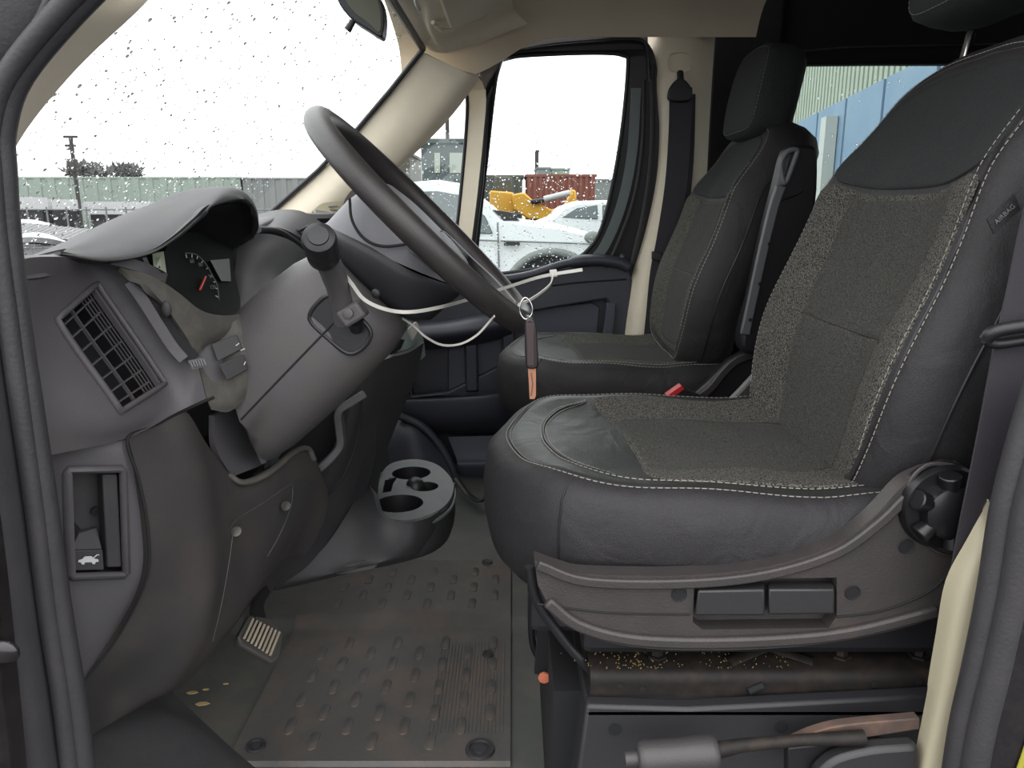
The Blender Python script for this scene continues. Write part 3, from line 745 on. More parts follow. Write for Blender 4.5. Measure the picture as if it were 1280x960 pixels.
    for s2 in (-1, 1):
        mb = MB()
        p0 = ho + ef2 * -0.062 + V((0, s2 * 0.075, 0)); mb.tube([p0 + eu2 * 0.03, p0 - eu2 * (0.06 + up)], 0.006, 12)
        build('headrest_post', mb, M_CHROME, he, smooth=60, label='chrome post')
        mb = MB()
        b0 = O + eu * 0.545 + ef * -0.078 + V((0, s2 * 0.075, 0)); mb.lathe(b0, eu, [(0, 0.017), (0.012, 0.015), (0.014, 0.008)], 14)
        build('post_guide', mb, M_BLACK, ba, smooth=40)
    return fc, fb, hb, BR, ob


driver_seat = thing('driver_seat', "driver's seat nearest the camera, grey tweed and dark leatherette with raised side levers", 'seat', (0.25, 1.01, 0.40), 'front seats')
fcD, fbD, hbD, BRD, obD = make_seat(driver_seat, 1.01, 0.0, -1, True)
passenger_seat = thing('passenger_seat', 'passenger seat across the cab beside the far door, with folded-up armrest', 'seat', (0.25, 1.93, 0.36), 'front seats')
fcP, fbP, hbP, BRP, obP = make_seat(passenger_seat, 1.93, -0.045, -1, False)

def poly(pts, Y, n=5): # smooth closed curve of pixel corners on the plane y = Y
    return spl([at(x, y, Y) for x, y in pts], n, closed=True)
def line(pts, Y, n=5): return spl([at(x, y, Y) for x, y in pts], n)

# driver seat side panel (plastic cover with levers)
YS = 0.742
DY = lambda d: V((0, d, 0))
mb = MB()
top = line([(668, 700), (700, 711), (735, 718), (860, 719), (960, 708), (1040, 683), (1090, 648), (1130, 606), (1160, 590)], YS)
rt = line([(1190, 583), (1216, 590), (1218, 630), (1208, 680), (1192, 705)], YS, 3)
bot = line([(1176, 770), (1140, 782), (1060, 800), (960, 811), (850, 813), (775, 806), (725, 790), (692, 765), (672, 730)], YS)
lv = [[(873, 729), (955, 727), (955, 768), (868, 768)], [(960, 727), (1042, 727), (1042, 766), (960, 767)]]
pocket = [at(x, y, YS) for x, y in [(868, 724), (1046, 722), (1046, 770), (1036, 785), (878, 787), (866, 778)]]
mb.plate(top + rt + bot, [pocket], DY(0.022))
panel = build('side_panel', mb, M_SEATPL, driver_seat, smooth=40, bevel=0.004, label='plastic side cover with ridges')
def ridge(mb, pts, Y, r, flat=0.5): mb.tube(line(pts, Y), r, 8, flat=flat, up=V((0, 1, 0)))
mb = MB()
mb.band(line([(672, 706), (735, 727), (860, 729), (960, 718), (1044, 692), (1098, 655), (1132, 622)], YS - 0.002), 0.011, 0.007, V((0, 0, 1)))
build('upper_ridge', mb, M_SEATPL, panel, smooth=40, bevel=0.002)
mb = MB()
mb.band(line([(684, 752), (720, 780), (775, 797), (850, 803), (960, 801), (1060, 791), (1172, 764)], YS - 0.003), 0.013, 0.009, V((0, 0, 1)))
build('lower_ridge', mb, M_SEATPL, panel, smooth=40, bevel=0.003)
mb = MB(); mb.tube(line([(672, 755), (760, 766), (862, 768)], YS - 0.0005), 0.0012, 6)
build('panel_joint', mb, M_VOID, panel, smooth=40)
mb = MB(); mb.tube(line([(1046, 771), (1100, 764), (1160, 740), (1196, 706)], YS - 0.0005), 0.0014, 6)
build('panel_joint', mb, M_VOID, panel, smooth=40)
mb = MB(); mb.prism([(862, 718, YS + .02), (1052, 718, YS + .02), (1052, 792, YS + .02), (862, 792, YS + .02)], DY(0.008))
build('pocket_back', mb, M_SEATPL, panel, smooth=0)
for q in lv:
    mb = MB()
    a = [at(x, y, YS + 0.012) for x, y in q]; b = [at(x, y, YS - 0.004) for x, y in q]
    c = sum(b, V((0, 0, 0))) / 4
    b2 = [lerp(b[0], b[3], 0.22), lerp(b[1], b[2], 0.22), b[2], b[3]]
    mb.hexa(a, [p + DY(-0.002) for p in b2])
    build('height_lever', mb, M_LEVER, panel, smooth=30, bevel=0.002, label='raised height lever paddle')
for x, y in [(849, 743), (1066, 741), (1133, 683)]:
    mb = MB(); c = at(x, y, YS - 0.001)
    mb.lathe(c, V((0, 1, 0)), [(0.0, 0.0085), (-0.0006, 0.0078), (0.0, 0.0068), (0.006, 0.0062)], 16)
    h = build('screw_hole', mb, M_VOID, panel, smooth=40)
    mb = MB(); mb.lathe(c + DY(0.001), V((0, 1, 0)), [(0, 0.0042), (0.004, 0.0042)], 8)
    build('screw', mb, M_DULLM, panel, smooth=40)
# recliner knob
kc = at(1178, 632, YS)
mb = MB()
mb.lathe(kc + DY(0.01), V((0, -1, 0)), [(0, 0.046), (0.014, 0.046), (0.020, 0.043), (0.021, 0.030), (0.034, 0.028), (0.037, 0.022)], 32)
M_KNOB = mat('knob_black', (17, 17, 19), 0.35)
kn = build('recline_knob', mb, M_KNOB, driver_seat, smooth=35, label='black round backrest recline knob')
for i, ang in enumerate([-150, -90, -30, 30, 90, 150]):
    a = math.radians(ang + 10); mb = MB()
    c = kc + V((0.034 * math.cos(a), -0.012, 0.034 * math.sin(a)))
    mb.tube([c - V((0.012 * math.cos(a), 0.004, 0.012 * math.sin(a))), c + V((0.006 * math.cos(a), -0.006, 0.006 * math.sin(a)))], [0.009, 0.011], 14)
    build('knob_grip', mb, M_KNOB, kn, smooth=40, bevel=0.0015)
mb = MB(); mb.tube(poly([(1134, 625), (1142, 662), (1172, 690), (1208, 690), (1214, 640), (1205, 590), (1165, 580), (1140, 598)], YS - 0.001, 4), 0.0022, 6, closed=True)
build('knob_ring', mb, M_SEATPL, kn, smooth=50)
# far side cover
mb = MB(); mb.prism([p + DY(0.53) for p in top[::4] + bot[::4]], DY(-0.02))
build('side_panel', mb, M_SEATPL, driver_seat, smooth=30, bevel=0.003)
# seat pan between the covers
mb = MB(); mb.box((0.30, 1.01, 0.405), (0.44, 0.46, 0.09)); mb.box((0.27, 1.01, 0.41), (0.5, 0.42, 0.07))
build('seat_pan', mb, M_BLACK, driver_seat, smooth=0, bevel=0.01)
# seat tag
tg = [at(1234, 274, 0.735), at(1268, 242, 0.735), at(1276, 262, 0.735), at(1243, 293, 0.735)]
mb = MB(); mb.prism(tg, DY(0.002))
tagp = build('seat_tag', mb, M_SIDEFAB, driver_seat, smooth=0, label='small sewn tag reading AIRBAG')
def text(s, loc, size, rot, m, parent, name='lettering', ext=0.0002):
    cu = bpy.data.curves.new(name, 'FONT'); cu.body = s; cu.size = size; cu.extrude = ext; cu.align_x = 'CENTER'; cu.align_y = 'CENTER'
    cu.materials.append(m); cu.resolution_u = 3
    o = bpy.data.objects.new(name, cu); COL.objects.link(o)
    o.parent = parent; o.location = V(loc) - ORG[parent.name]
    me = bpy.data.meshes.new_from_object(o); R_ = rot if isinstance(rot, Matrix) else Matrix.Identity(3)
    me.transform(Matrix.Translation(V(loc) - ORG[parent.name]) @ R_.to_4x4())
    bpy.data.objects.remove(o); o = bpy.data.objects.new(name, me); COL.objects.link(o); o.parent = parent
    ORG[o.name] = ORG[parent.name]
    return o
def face_rot(right, up):
    right = right.normalized(); up = (up - right * up.dot(right)).normalized(); n = right.cross(up)
    return Matrix((right, up, n)).transposed()
tc = (tg[0] + tg[1] + tg[2] + tg[3]) / 4
text('AIRBAG', tc + DY(-0.0012), 0.0065, face_rot(tg[1] - tg[0], tg[0] - tg[3]), M_GREY, tagp)

# passenger seat inner side: recliner cover, folded armrest
YP = 1.655
mb = MB()
mb.prism([at(x, y, YP) for x, y in [(862, 498), (885, 478), (910, 452), (945, 430), (975, 430), (1005, 500), (985, 540), (920, 530)]], DY(0.03))
pc = build('side_panel', mb, M_BLACK, passenger_seat, smooth=30, bevel=0.006)
mb = MB(); mb.band(line([(868, 500), (888, 486), (905, 465), (922, 450), (948, 442)], YP - 0.004), 0.018, 0.01, V((0, 0, 1)))
build('upper_ridge', mb, M_SEATPL, pc, smooth=40, bevel=0.003)
mb = MB(); mb.prism([at(x, y, YP + 0.52) for x, y in [(750, 470), (862, 470), (945, 430), (985, 430), (985, 540), (760, 520)]], DY(-0.03))
build('side_panel', mb, M_BLACK, passenger_seat, smooth=30, bevel=0.006)
mb = MB(); mb.box((0.30, 1.93, 0.36), (0.44, 0.46, 0.11)); mb.box((0.27, 1.93, 0.16), (0.42, 0.42, 0.31))
build('seat_base', mb, M_BLACK, passenger_seat, smooth=0, bevel=0.01)
YA = 1.60
arm = [(985, 187), (1000, 181), (1018, 183), (1023, 196), (1020, 260), (1000, 330), (975, 400), (955, 440), (930, 440), (928, 415), (940, 370), (955, 300), (972, 235)]
mb = MB(); mb.prism(poly(arm, YA, 3), DY(0.055))
ar = build('armrest', mb, M_BLACK, passenger_seat, smooth=35, bevel=0.008, label='folded-up armrest with a grey metal edge')
mb = MB()
mb.band(line([(976, 232), (966, 262), (952, 320), (940, 375), (931, 418)], YA - 0.002), [0.022] * 1 + [0.02] * 30, 0.012, V((1, 0, 0)))
build('armrest_rail', mb, M_ARM, ar, smooth=40, bevel=0.003, label='grey rail along the armrest')
mb = MB()
mb.tube(spl([at(x, y, YA - 0.006) for x, y in [(980, 228), (976, 205), (984, 190), (996, 188), (993, 200), (985, 222)]], 5, closed=True), 0.0055, 8, closed=True)
build('armrest_hook', mb, M_ARM, ar, smooth=60, label='grey loop at the armrest tip')
mb = MB(); mb.tube(line([(968, 262), (978, 250), (996, 243), (1003, 238)], YA - 0.002), 0.002, 6)
build('armrest_joint', mb, M_VOID, ar, smooth=60)
for x, y in [(962, 305), (950, 355), (938, 400)]:
    mb = MB(); mb.lathe(at(x, y, YA - 0.009), V((0, 1, 0)), [(0, 0.004), (0.004, 0.004)], 10); build('rivet', mb, M_BLACK, ar)
# buckle
bk = thing('belt_buckle', 'red-buttoned seat belt buckle between the two seats', 'buckle', at(840, 500, 1.60))
mb = MB(); mb.prism([at(x, y, 1.60) for x, y in [(834, 496), (853, 482), (880, 498), (872, 520), (842, 515)]], DY(0.028))
build('buckle_body', mb, M_BLACK, bk, bevel=0.004)
mb = MB(); mb.prism([at(x, y, 1.598) for x, y in [(833, 495), (852, 482), (856, 486), (838, 500)]], DY(0.026))
build('release_button', mb, M_RED, bk, bevel=0.001, label='red release button')
mb = MB(); mb.tube(line([(876, 510), (930, 520), (985, 545)], 1.61), 0.006, 8); build('buckle_stalk', mb, M_BLACK, bk)

# driver seat pedestal -----------------------------------------------------
ped = thing('seat_pedestal', "dusty steel pedestal under the driver's seat", 'pedestal', (0.3, 1.0, 0.0))
def slab(pts, Y, t, name, m, parent, bevel=0.002, **k):
    mb = MB(); mb.prism([at(x, y, Y) for x, y in pts], DY(t)); return build(name, mb, m, parent, bevel=bevel, **k)
zt = at(900, 817, 0.80).z
mb = MB()
F = [at(736, 826, 0.79), at(1185, 820, 0.79)]
G = [at(740, 868, 0.765), at(1185, 840, 0.765)]
x0 = F[0].x; x1 = F[1].x
zu = at(900, 852, 0.765).z
mb.grid([[V((x, y, z)) for x in frange(x0, x1, 12)] for y, z in [(0.93, zu + .012), (0.80, zu + 0.010), (0.777, zu + 0.009), (0.7705, zu + .005), (0.768, zu - .001), (0.768, zu - .006), (0.768, zu - .02), (0.768, zu - 0.024), (0.775, zu - 0.026), (0.775, zu - 0.022)]])
mb.box(((x0 + x1) / 2, 0.94, zu - 0.01), (x1 - x0, 0.32, 0.035))
rail = build('seat_rail', mb, M_STEEL, ped, smooth=50)
for x, y, sl in [(775, 858, 0), (803, 862, 0), (945, 860, 1), (1093, 856, 0), (1150, 853, 0)]:
    mb = MB(); c = at(x, y, 0.7665)
    if sl: mb.tube([c + V((-0.008, 0, -0.004)), c + V((0.008, 0, 0.004))], 0.0045, 10)
    else: mb.lathe(c, V((0, 1, 0)), [(0, 0.004), (0.002, 0.004)], 10)
    build('bolt_hole', mb, M_VOID, rail)
for x, y in [(820, 838), (1050, 826), (1148, 822)]:
    mb = MB(); c = V((at(x, y, 0.80).x, 0.80, zu + 0.010)); mb.lathe(c, V((0, 0, 1)), [(0, 0.012), (0.003, 0.012), (0.003, 0.0075), (0.011, 0.0075), (0.012, 0.005)], 6)
    build('bolt', mb, M_STEEL, rail, smooth=20)
mb = MB(); mb.tube([V((at(905, 838, .80).x, 0.79, zu + 0.009)), V((at(960, 830, .80).x, 0.81, zu + 0.016)), V((at(1010, 838, .80).x, 0.79, zu + 0.009))], 0.010, 8, flat=0.4)
build('rail_pressing', mb, M_STEEL, rail, smooth=60)
mb = MB()
for i in range(260):
    xx = random.gauss(0, 1); c = V((at(790, 845, .79).x + 0.03 * xx, 0.785 + random.uniform(-0.012, 0.05), zu + 0.0115))
    if i % 3 == 0: c.x = at(930, 845, .79).x + random.uniform(-0.05, 0.05)
    mb.box(c, [random.uniform(0.0005, 0.0015) for _ in range(3)], Matrix.Rotation(random.random() * 3, 3, 'Z'))
cr_ = build('seed_crumbs', mb, M_SEEDS, None, smooth=0); tag(cr_, 'yellow crumbs scattered on the steel seat rail', 'crumbs'); cr_['kind'] = 'stuff'
# riser cover below the rail
rp = [at(x, y, 0.745) for x, y in [(733, 874), (760, 886), (860, 884), (1240, 866)]]
mb = MB()
rz = rp[1].z
low = [V((rp[0].x - 0.03, 0.745, 0.0)), V((rp[3].x, 0.745, 0.0))]
mb.prism([V((rp[0].x, 0.745, rz + .004)), V((rp[2].x, 0.745, rz)), V((rp[3].x, 0.745, at(1240, 866, .745).z)), low[1], low[0]], DY(0.02))
riser = build('riser_cover', mb, M_RISER, ped, bevel=0.004, smooth=30)
mb = MB(); mb.prism([V((rp[0].x, 0.767, rz - .01)), low[0] + DY(.022), low[0] + V((0.0, 0.45, 0)), V((rp[0].x, 1.19, rz - .01))], V((0.015, 0, 0)))
build('riser_front', mb, M_RISER, ped, smooth=30)
mb = MB(); mb.box(((rp[0].x + rp[3].x) / 2, 0.80, rz - 0.006), (rp[3].x - rp[0].x, 0.11, 0.01)); build('riser_ledge', mb, M_RISER, riser, bevel=0.003)
for x, y in [(769, 912), (977, 909)]:
    mb = MB(); c = at(x, y, 0.744); mb.lathe(c, V((0, 1, 0)), [(0, 0.0075), (0.0015, 0.0065), (0.0016, 0.003)], 14); build('screw', mb, M_VOID, riser)
# frame legs at the front of the pedestal
for pts, Y in [([(662, 708), (672, 752), (705, 800), (738, 838)], 0.80), ([(665, 715), (664, 770), (668, 812), (690, 840)], 1.18)]:
    mb = MB(); mb.tube(line(pts, Y), 0.006, 10); build('front_bar', mb, M_BLACK, ped, smooth=60)
mb = MB()
mb.prism([at(x, y, 0.95) for x, y in [(676, 735), (735, 800), (735, 882), (700, 850), (668, 842), (672, 790)]], DY(0.012))
build('front_bracket', mb, M_VOID, ped, smooth=0)
mb = MB(); mb.prism([at(x, y, 1.15) for x, y in [(676, 735), (735, 790), (735, 800), (700, 800), (668, 796), (672, 770)]], DY(0.012))
build('front_bracket', mb, M_VOID, ped, smooth=0)
mb = MB(); mb.lathe(at(680, 846, 0.93), V((0, -1, 0)), [(0, 0.008), (0.004, 0.008), (0.005, 0.005)], 8); build('rusty_bolt', mb, mat('rust_orange', (190, 110, 80), .8), ped)
mb = MB(); mb.box((0.30, 1.0, 0.16), (0.5, 0.40, 0.28)); build('pedestal_box', mb, M_VOID, ped, smooth=0)

# parking brake ----------------------------------------------------------
pb = thing('parking_brake', 'parking brake lever with grey grip beside the seat pedestal', 'hand brake', at(900, 950, 0.68))
YB = 0.69
g0, g1 = at(797, 948, YB), at(898, 940, YB); ax = (g1 - g0)
mb = MB(); mb.tube([lerp(g0, g1, t) for t in (0, .03, .1, .3, .5, .7, .9, .97, 1)], [0.013, 0.0165, 0.0175, 0.0172, 0.017, 0.0178, 0.018, 0.016, 0.012], 18)
grip = build('grip', mb, M_GRIP, pb, smooth=50)
mb = MB(); mb.tube([g0 - ax * 0.16, g0 + ax * 0.04], [0.0078, 0.0085], 14); build('push_button', mb, M_GRIP, pb, bevel=0.001)
mb = MB(); mb.tube([at(x, y, YB) for x, y in [(896, 938), (925, 932), (1000, 925), (1080, 922)]], [0.009, 0.007, 0.006, 0.008], 12)
build('lever_arm', mb, M_STEEL, pb, smooth=60)
mb = MB(); mb.prism(line([(985, 930), (1020, 915), (1060, 906), (1150, 898)], YB + 0.008) + [at(1150, 912, YB + .008), at(1060, 926, YB + .008)], DY(0.012))
build('lever_bracket', mb, M_RUST, pb, bevel=0.002)
mb = MB(); mb.prism([at(x, y, YB + .01) for x, y in [(985, 935), (1085, 924), (1115, 934), (1130, 965), (985, 975)]], DY(0.015))
build('bracket_plate', mb, M_BLACK, pb, bevel=0.002)
mb = MB(); mb.prism(line([(1020, 970), (1045, 950), (1090, 938), (1150, 933)], YB - 0.01) + [at(1150, 985, YB - .01), at(1020, 985, YB - .01)], DY(0.02))
build('base_cover', mb, M_LEVER, pb, bevel=0.006)
# ================================================================== dashboard
dash = thing('dashboard', 'dusty grey van dashboard with hooded instrument cluster and side air vent', 'dashboard', (-0.6, 1.4, 0.4))
# top pad: crowned towards the middle
def ztop(y): return 0.808 + 0.042 * sm((y - 1.15) / 0.3)
def xr(y): return -0.455 + 0.02 * sm((y - 0.9) / 0.3)
rows = []
for y in [0.70, 0.76, 0.86, 1.0, 1.15, 1.3, 1.5, 1.8, 2.05, 2.2]:
    z = ztop(y); x = xr(y) - (0.06 if 0.84 < y < 1.22 else 0)
    rows.append([V((x, y, z - 0.012)), V((x - 0.02, y, z)), V((-0.60, y, z - 0.014)), V((-0.78, y, z - 0.06)), V((-0.93, y, z - 0.17))])
mb = MB(); mb.shell(surf(rows, 4, 4), 0.02)
build('top_pad', mb, M_DASH, dash, smooth=70)
# inner body that carries the skins
mb = MB()
sec = [(-0.90, 0.70), (-0.52, 0.76), (-0.50, 0.62), (-0.47, 0.52), (-0.50, 0.36), (-0.90, 0.42)]
mb.grid([[V((x - (0.0), y, z)) for x, z in sec] for y in (0.74, 1.30, 1.31, 2.22)], closed_v=True)
mb.add([V((x, 0.74, z)) for x, z in sec], [tuple(range(6))]); mb.add([V((x, 2.22, z)) for x, z in sec], [tuple(range(6))])
build('inner_body', mb, M_VOID, dash, smooth=0)
# upper left skin with the opening for the vent
r0 = [(14, 327, .70), (50, 321, .735), (100, 323, .80), (150, 333, .83), (180, 342, .85), (205, 352, .875)]
r1 = [(22, 395, .70), (70, 400, .752), (120, 355, .835), (162, 350, .855), (186, 352, .87), (214, 366, .89)]
r2 = [(42, 510, .70), (150, 515, .775), (205, 480, .858), (236, 452, .875), (252, 448, .885), (274, 440, .90)]
r3 = [(48, 572, .70), (158, 548, .785), (216, 518, .848), (243, 505, .87), (256, 499, .88), (278, 490, .895)]
NU, NV = 6, 6
S1 = surf([r0, r1, r2, r3], NU, NV)
mb = MB(); mb.shell(S1, 0.012, skip=lambda i, j: NU <= i < 2 * NU and NV <= j < 2 * NV)
ul = build('upper_left_panel', mb, M_DASH, dash, smooth=60)
# vent
vA, vB, vC, vD = [S1[NU][NV], S1[NU][2 * NV], S1[2 * NU][2 * NV], S1[2 * NU][NV]]
vn = (vC - vA).cross(vB - vD).normalized()
if vn.dot(CAM - vA) < 0: vn = -vn
def vp(s_, t, d=0.0): # s across (near to far), t down
    L_ = spl([S1[i][NV] for i in range(NU, 2 * NU + 1)], 1); R_ = spl([S1[i][2 * NV] for i in range(NU, 2 * NU + 1)], 1)
    k = t * NU; i = min(int(k), NU - 1); f = k - i
    return lerp(lerp(L_[i], L_[i + 1], f), lerp(R_[i], R_[i + 1], f), s_) + vn * d
vent = build('air_vent', MB().tube([vp(0, t, .001) for t in frange(0, 1, 9)] + [vp(s_, 1, .001) for s_ in frange(0.1, 1, 6)] + [vp(1, t, .001) for t in frange(.9, 0, 9)] + [vp(s_, 0, .001) for s_ in frange(.9, 0.1, 5)], 0.0042, 8, closed=True, flat=0.8), M_DASH, dash, smooth=60)
mb = MB()
mb.grid([[vp(s_, t, -0.045) for s_ in (0, .5, 1)] for t in frange(0, 1, 5)])
for e in ([(0, t) for t in frange(0, 1, 7)], [(1, t) for t in frange(0, 1, 7)], [(s_, 0) for s_ in frange(0, 1, 5)], [(s_, 1) for s_ in frange(0, 1, 5)]):
    mb.grid([[vp(a, b, 0.0) for a, b in e], [vp(a, b, -0.045) for a, b in e]])
build('vent_duct', mb, M_VOID, vent, smooth=0)
for s_ in (0.38, ):
    mb = MB(); mb.band([vp(s_, t, -0.004) for t in frange(0.01, .99, 9)], 0.004, 0.0016, vn); build('vane', mb, M_DASH, vent, smooth=60)
for s_, w in ((0.62, .0009), (0.685, .0008), (0.75, .0008), (0.815, .0009)):
    mb = MB(); mb.band([vp(s_, t, -0.003) for t in frange(0.01, .99, 9)], 0.0014, w, vn); build('vane', mb, M_DASH, vent, smooth=60)
mb = MB(); mb.band([vp(0.90, t, -0.001) for t in frange(0.01, .99, 9)], 0.006, 0.0042, vn); build('vane', mb, M_DASH, vent, smooth=60)
mb = MB(); mb.band([vp(0.985, t, -0.004) for t in frange(0.01, .99, 9)], 0.006, 0.002, vn); build('vane', mb, M_DASH, vent, smooth=60)
for k in range(7):
    t = 0.10 + k * 0.133
    mb = MB(); mb.band([vp(s_, t, -0.0055) for s_ in frange(0.0, .84, 6)], 0.004, 0.0014, vn); build('cross_vane', mb, M_DASH, vent, smooth=60)
    mb = MB(); mb.band([vp(s_, t + .02, -0.006) for s_ in frange(0.92, 1, 3)], 0.004, 0.0014, vn); build('cross_vane', mb, M_DASH, vent, smooth=60)
# slotted thumb track beside the vent
mb = MB(); mb.band(spl([at(174, 350, .842), at(192, 373, .850), at(211, 403, .857), at(228, 430, .861), at(243, 449, .864)], 5), 0.014, 0.003, V((1, .6, 0.3)))
tr = build('slot_track', mb, M_VOID, dash, smooth=60)
mb = MB(); mb.band(spl([at(162, 352, .832), at(180, 378, .840), at(199, 408, .847), at(216, 434, .852), at(230, 450, .855)], 5), 0.013, 0.003, V((1, .6, 0.2)))
build('track_edge', mb, M_DASH, tr, smooth=60, bevel=0.001)
mb = MB(); mb.ball(at(208, 386, .846), .0075, 14, 8, (.75, .5, 1.25)); build('thumb_wheel', mb, M_DASH2, tr, smooth=50)
mb = MB()
for k in range(6): mb.tube([at(238 + k * 3.2, 452 - k * .6, .852), at(241 + k * 3.2, 459 - k * .6, .852)], 0.0011, 6)
mb.prism([at(x, y, .856) for x, y in [(235, 451), (253, 448), (257, 458), (240, 462)]], DY(0.006)); build('dimmer_wheel', mb, M_GREY, tr, label='ribbed pale thumb wheel')
# ledge above the switches (dusty), curving to the column
mb = MB()
mb.shell(surf([[(150, 334, .828), (190, 345, .848), (222, 365, .866), (250, 387, .885), (275, 394, .91), (300, 393, .945)],
               [(162, 343, .828), (200, 362, .846), (228, 388, .862), (252, 408, .880), (276, 412, .905), (304, 402, .94)],
               [(178, 352, .832), (206, 382, .846), (231, 418, .858), (246, 440, .868), (262, 430, .893), (306, 408, .94)]], 6, 5), 0.006)
build('dusty_ledge', mb, M_DUSTY, dash, smooth=60, label='dusty ledge between vent and instrument cluster')
# switch block
mb = MB()
mb.shell(surf([[(236, 420, .888), (262, 425, .905), (298, 398, .93), (306, 404, .955)],
               [(248, 455, .880), (268, 460, .895), (314, 440, .92), (320, 445, .95)],
               [(258, 495, .880), (284, 500, .895), (316, 470, .92), (322, 472, .95)],
               [(264, 512, .885), (288, 514, .90), (316, 490, .925), (320, 488, .95)]], 5, 5), 0.012)
sw = build('switch_panel', mb, M_DUSTY, dash, smooth=50)
def button(pts, Y, d, m, name='switch', lab=None):
    mb = MB(); mb.prism([at(x, y, Yq) for (x, y), Yq in zip(pts, Y)], (CAM - at(*pts[0], Y[0])).normalized() * d)
    return build(name, mb, m, sw, bevel=0.0012, label=lab)
button([(264, 430), (296, 418), (303, 436), (272, 452)], [.895, .918, .914, .889], 0.005, M_DASH2, lab='upper black rocker switch')
button([(274, 456), (305, 443), (310, 462), (284, 476)], [.887, .912, .912, .886], 0.005, M_DASH2, lab='lower black rocker switch')
for x0_, y0_, x1_, y1_ in [(295, 432, 299, 429), (301, 438, 306, 436), (305, 456, 307, 452)]:
    mb = MB(); mb.tube([at(x0_, y0_, .898), at(x1_, y1_, .898)], 0.0007, 5); build('switch_mark', mb, M_WHITE, sw)
# instrument hood: a lip that arches from left to right and a skin running forward
ridge_ = [(80, 311, .81), (126, 290, .88), (175, 267, .95), (214, 252, 1.0), (250, 238, 1.04), (281, 233, 1.08), (305, 241, 1.13), (318, 260, 1.17), (321, 283, 1.19), (315, 299, 1.20)]
lip = [(78, 315, .785), (130, 311, .82), (182, 294, .868), (218, 274, .91), (248, 254, .95), (278, 241, 1.0), (303, 247, 1.07), (316, 264, 1.13), (318, 285, 1.165), (310, 301, 1.18)]
fwd = [(78, 313, .79), (105, 306, .84), (140, 292, .90), (172, 278, .96), (200, 268, 1.04), (240, 266, 1.12), (270, 272, 1.19), (285, 285, 1.22), (285, 298, 1.23)]
fw2 = [(70, 322, .79), (90, 316, .84), (115, 306, .90), (150, 300, .97), (180, 296, 1.06), (215, 294, 1.14), (245, 294, 1.2), (260, 298, 1.23), (262, 303, 1.24)]
front = [(76, 318, .775), (134, 326, .80), (187, 317, .835), (219, 298, .865), (246, 275, .90), (268, 257, .945), (306, 251, 1.08), (316, 268, 1.14), (319, 286, 1.17), (302, 305, 1.18)]
front = [at(*p) for p in front]
lipv = [at(*p) for p in lip]
rdg = [at(*p) for p in ridge_]
hood_rows = [[p + V((-0.02, 0.012, -0.004)) for p in front], front, lipv, rdg, [p + V((-0.06, 0.03, -0.012)) for p in rdg], [V((p.x - 0.12, p.y + 0.06, min(p.z - 0.03, 0.80))) for p in rdg]]
mb = MB(); mb.shell(surf(hood_rows, 6, 6), 0.004)
hood = build('instrument_hood', mb, M_HOOD, dash, smooth=70, label='grey moulded hood over the instrument cluster')
# cluster bowl
cl_c = V((-0.50, 1.02, 0.775))
lipc = spl([p + V((-0.012, 0.006, -0.004)) for p in front[1:]], 4)
bk_ = spl([at(*p) for p in [(196, 342, .875), (205, 330, .90), (214, 306, .95), (225, 292, 1.0), (245, 288, 1.05), (270, 296, 1.1), (288, 308, 1.16), (292, 325, 1.18), (292, 345, 1.19)]], 4)
bk_ = [p + V((-0.02, 0, 0)) for p in bk_]
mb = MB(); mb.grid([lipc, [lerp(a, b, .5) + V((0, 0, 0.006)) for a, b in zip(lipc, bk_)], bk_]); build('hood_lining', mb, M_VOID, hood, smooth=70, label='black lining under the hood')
mb = MB()
mb.shell(surf([[(196, 340, .872), (215, 300, .95), (250, 290, 1.04), (290, 312, 1.16)],
               [(208, 358, .880), (230, 345, .95), (262, 340, 1.03), (294, 345, 1.13)],
               [(226, 372, .892), (246, 372, .94), (272, 375, 1.0), (300, 372, 1.08)],
               [(240, 385, .905), (258, 392, .93), (282, 396, .97), (300, 392, 1.03)]], 5, 5), 0.008)
cl = build('instrument_cluster', mb, M_GAUGE, dash, smooth=60, label='dark instrument cluster with round dial')
def onface(x, y, d=0.0): 
    # point on the cluster face nearest to the given sight line
    best = None; r_ = ray(x, y).normalized()
    for row in CLS:
        for p in row:
            q = (p - CAM); t = q.dot(r_); e = (q - r_ * t).length
            if best is None or e < best[0]: best = (e, t)
    return CAM + r_ * (best[1] - d)
CLS = surf([[(196, 340, .872), (215, 300, .95), (250, 290, 1.04), (290, 312, 1.16)],
            [(208, 358, .880), (230, 345, .95), (262, 340, 1.03), (294, 345, 1.13)],
            [(226, 372, .892), (246, 372, .94), (272, 375, 1.0), (300, 372, 1.08)],
            [(240, 385, .905), (258, 392, .93), (282, 396, .97), (300, 392, 1.03)]], 8, 8)
arc = spl([onface(x, y, .004) for x, y in [(232, 316), (245, 318), (256, 328), (266, 345), (272, 358), (274, 376)]], 5)
mb = MB(); mb.tube(arc, 0.0006, 5); build('dial_ring', mb, M_GREY, cl)
for k in range(0, len(arc) - 1, 3):
    c = arc[k]; d = (onface(240, 350, .004) - c).normalized()
    mb = MB(); mb.tube([c + d * 0.002, c + d * 0.007], 0.0007, 4); build('dial_tick', mb, M_WHITE, cl)
for k, s_ in enumerate(['60', '80', '100', '120']):
    c = arc[3 + k * 6]; d = (onface(240, 350, .004) - c).normalized()
    text(s_, c + d * 0.013, 0.0075, face_rot(V((0.35, 1, 0)), V((-0.3, 0, 1))), M_GREY, cl, 'dial_number')
mb = MB(); mb.tube([onface(250, 362, .005), onface(257, 346, .006)], 0.0014, 6); build('needle', mb, M_NEEDLE, cl, label='red needle')
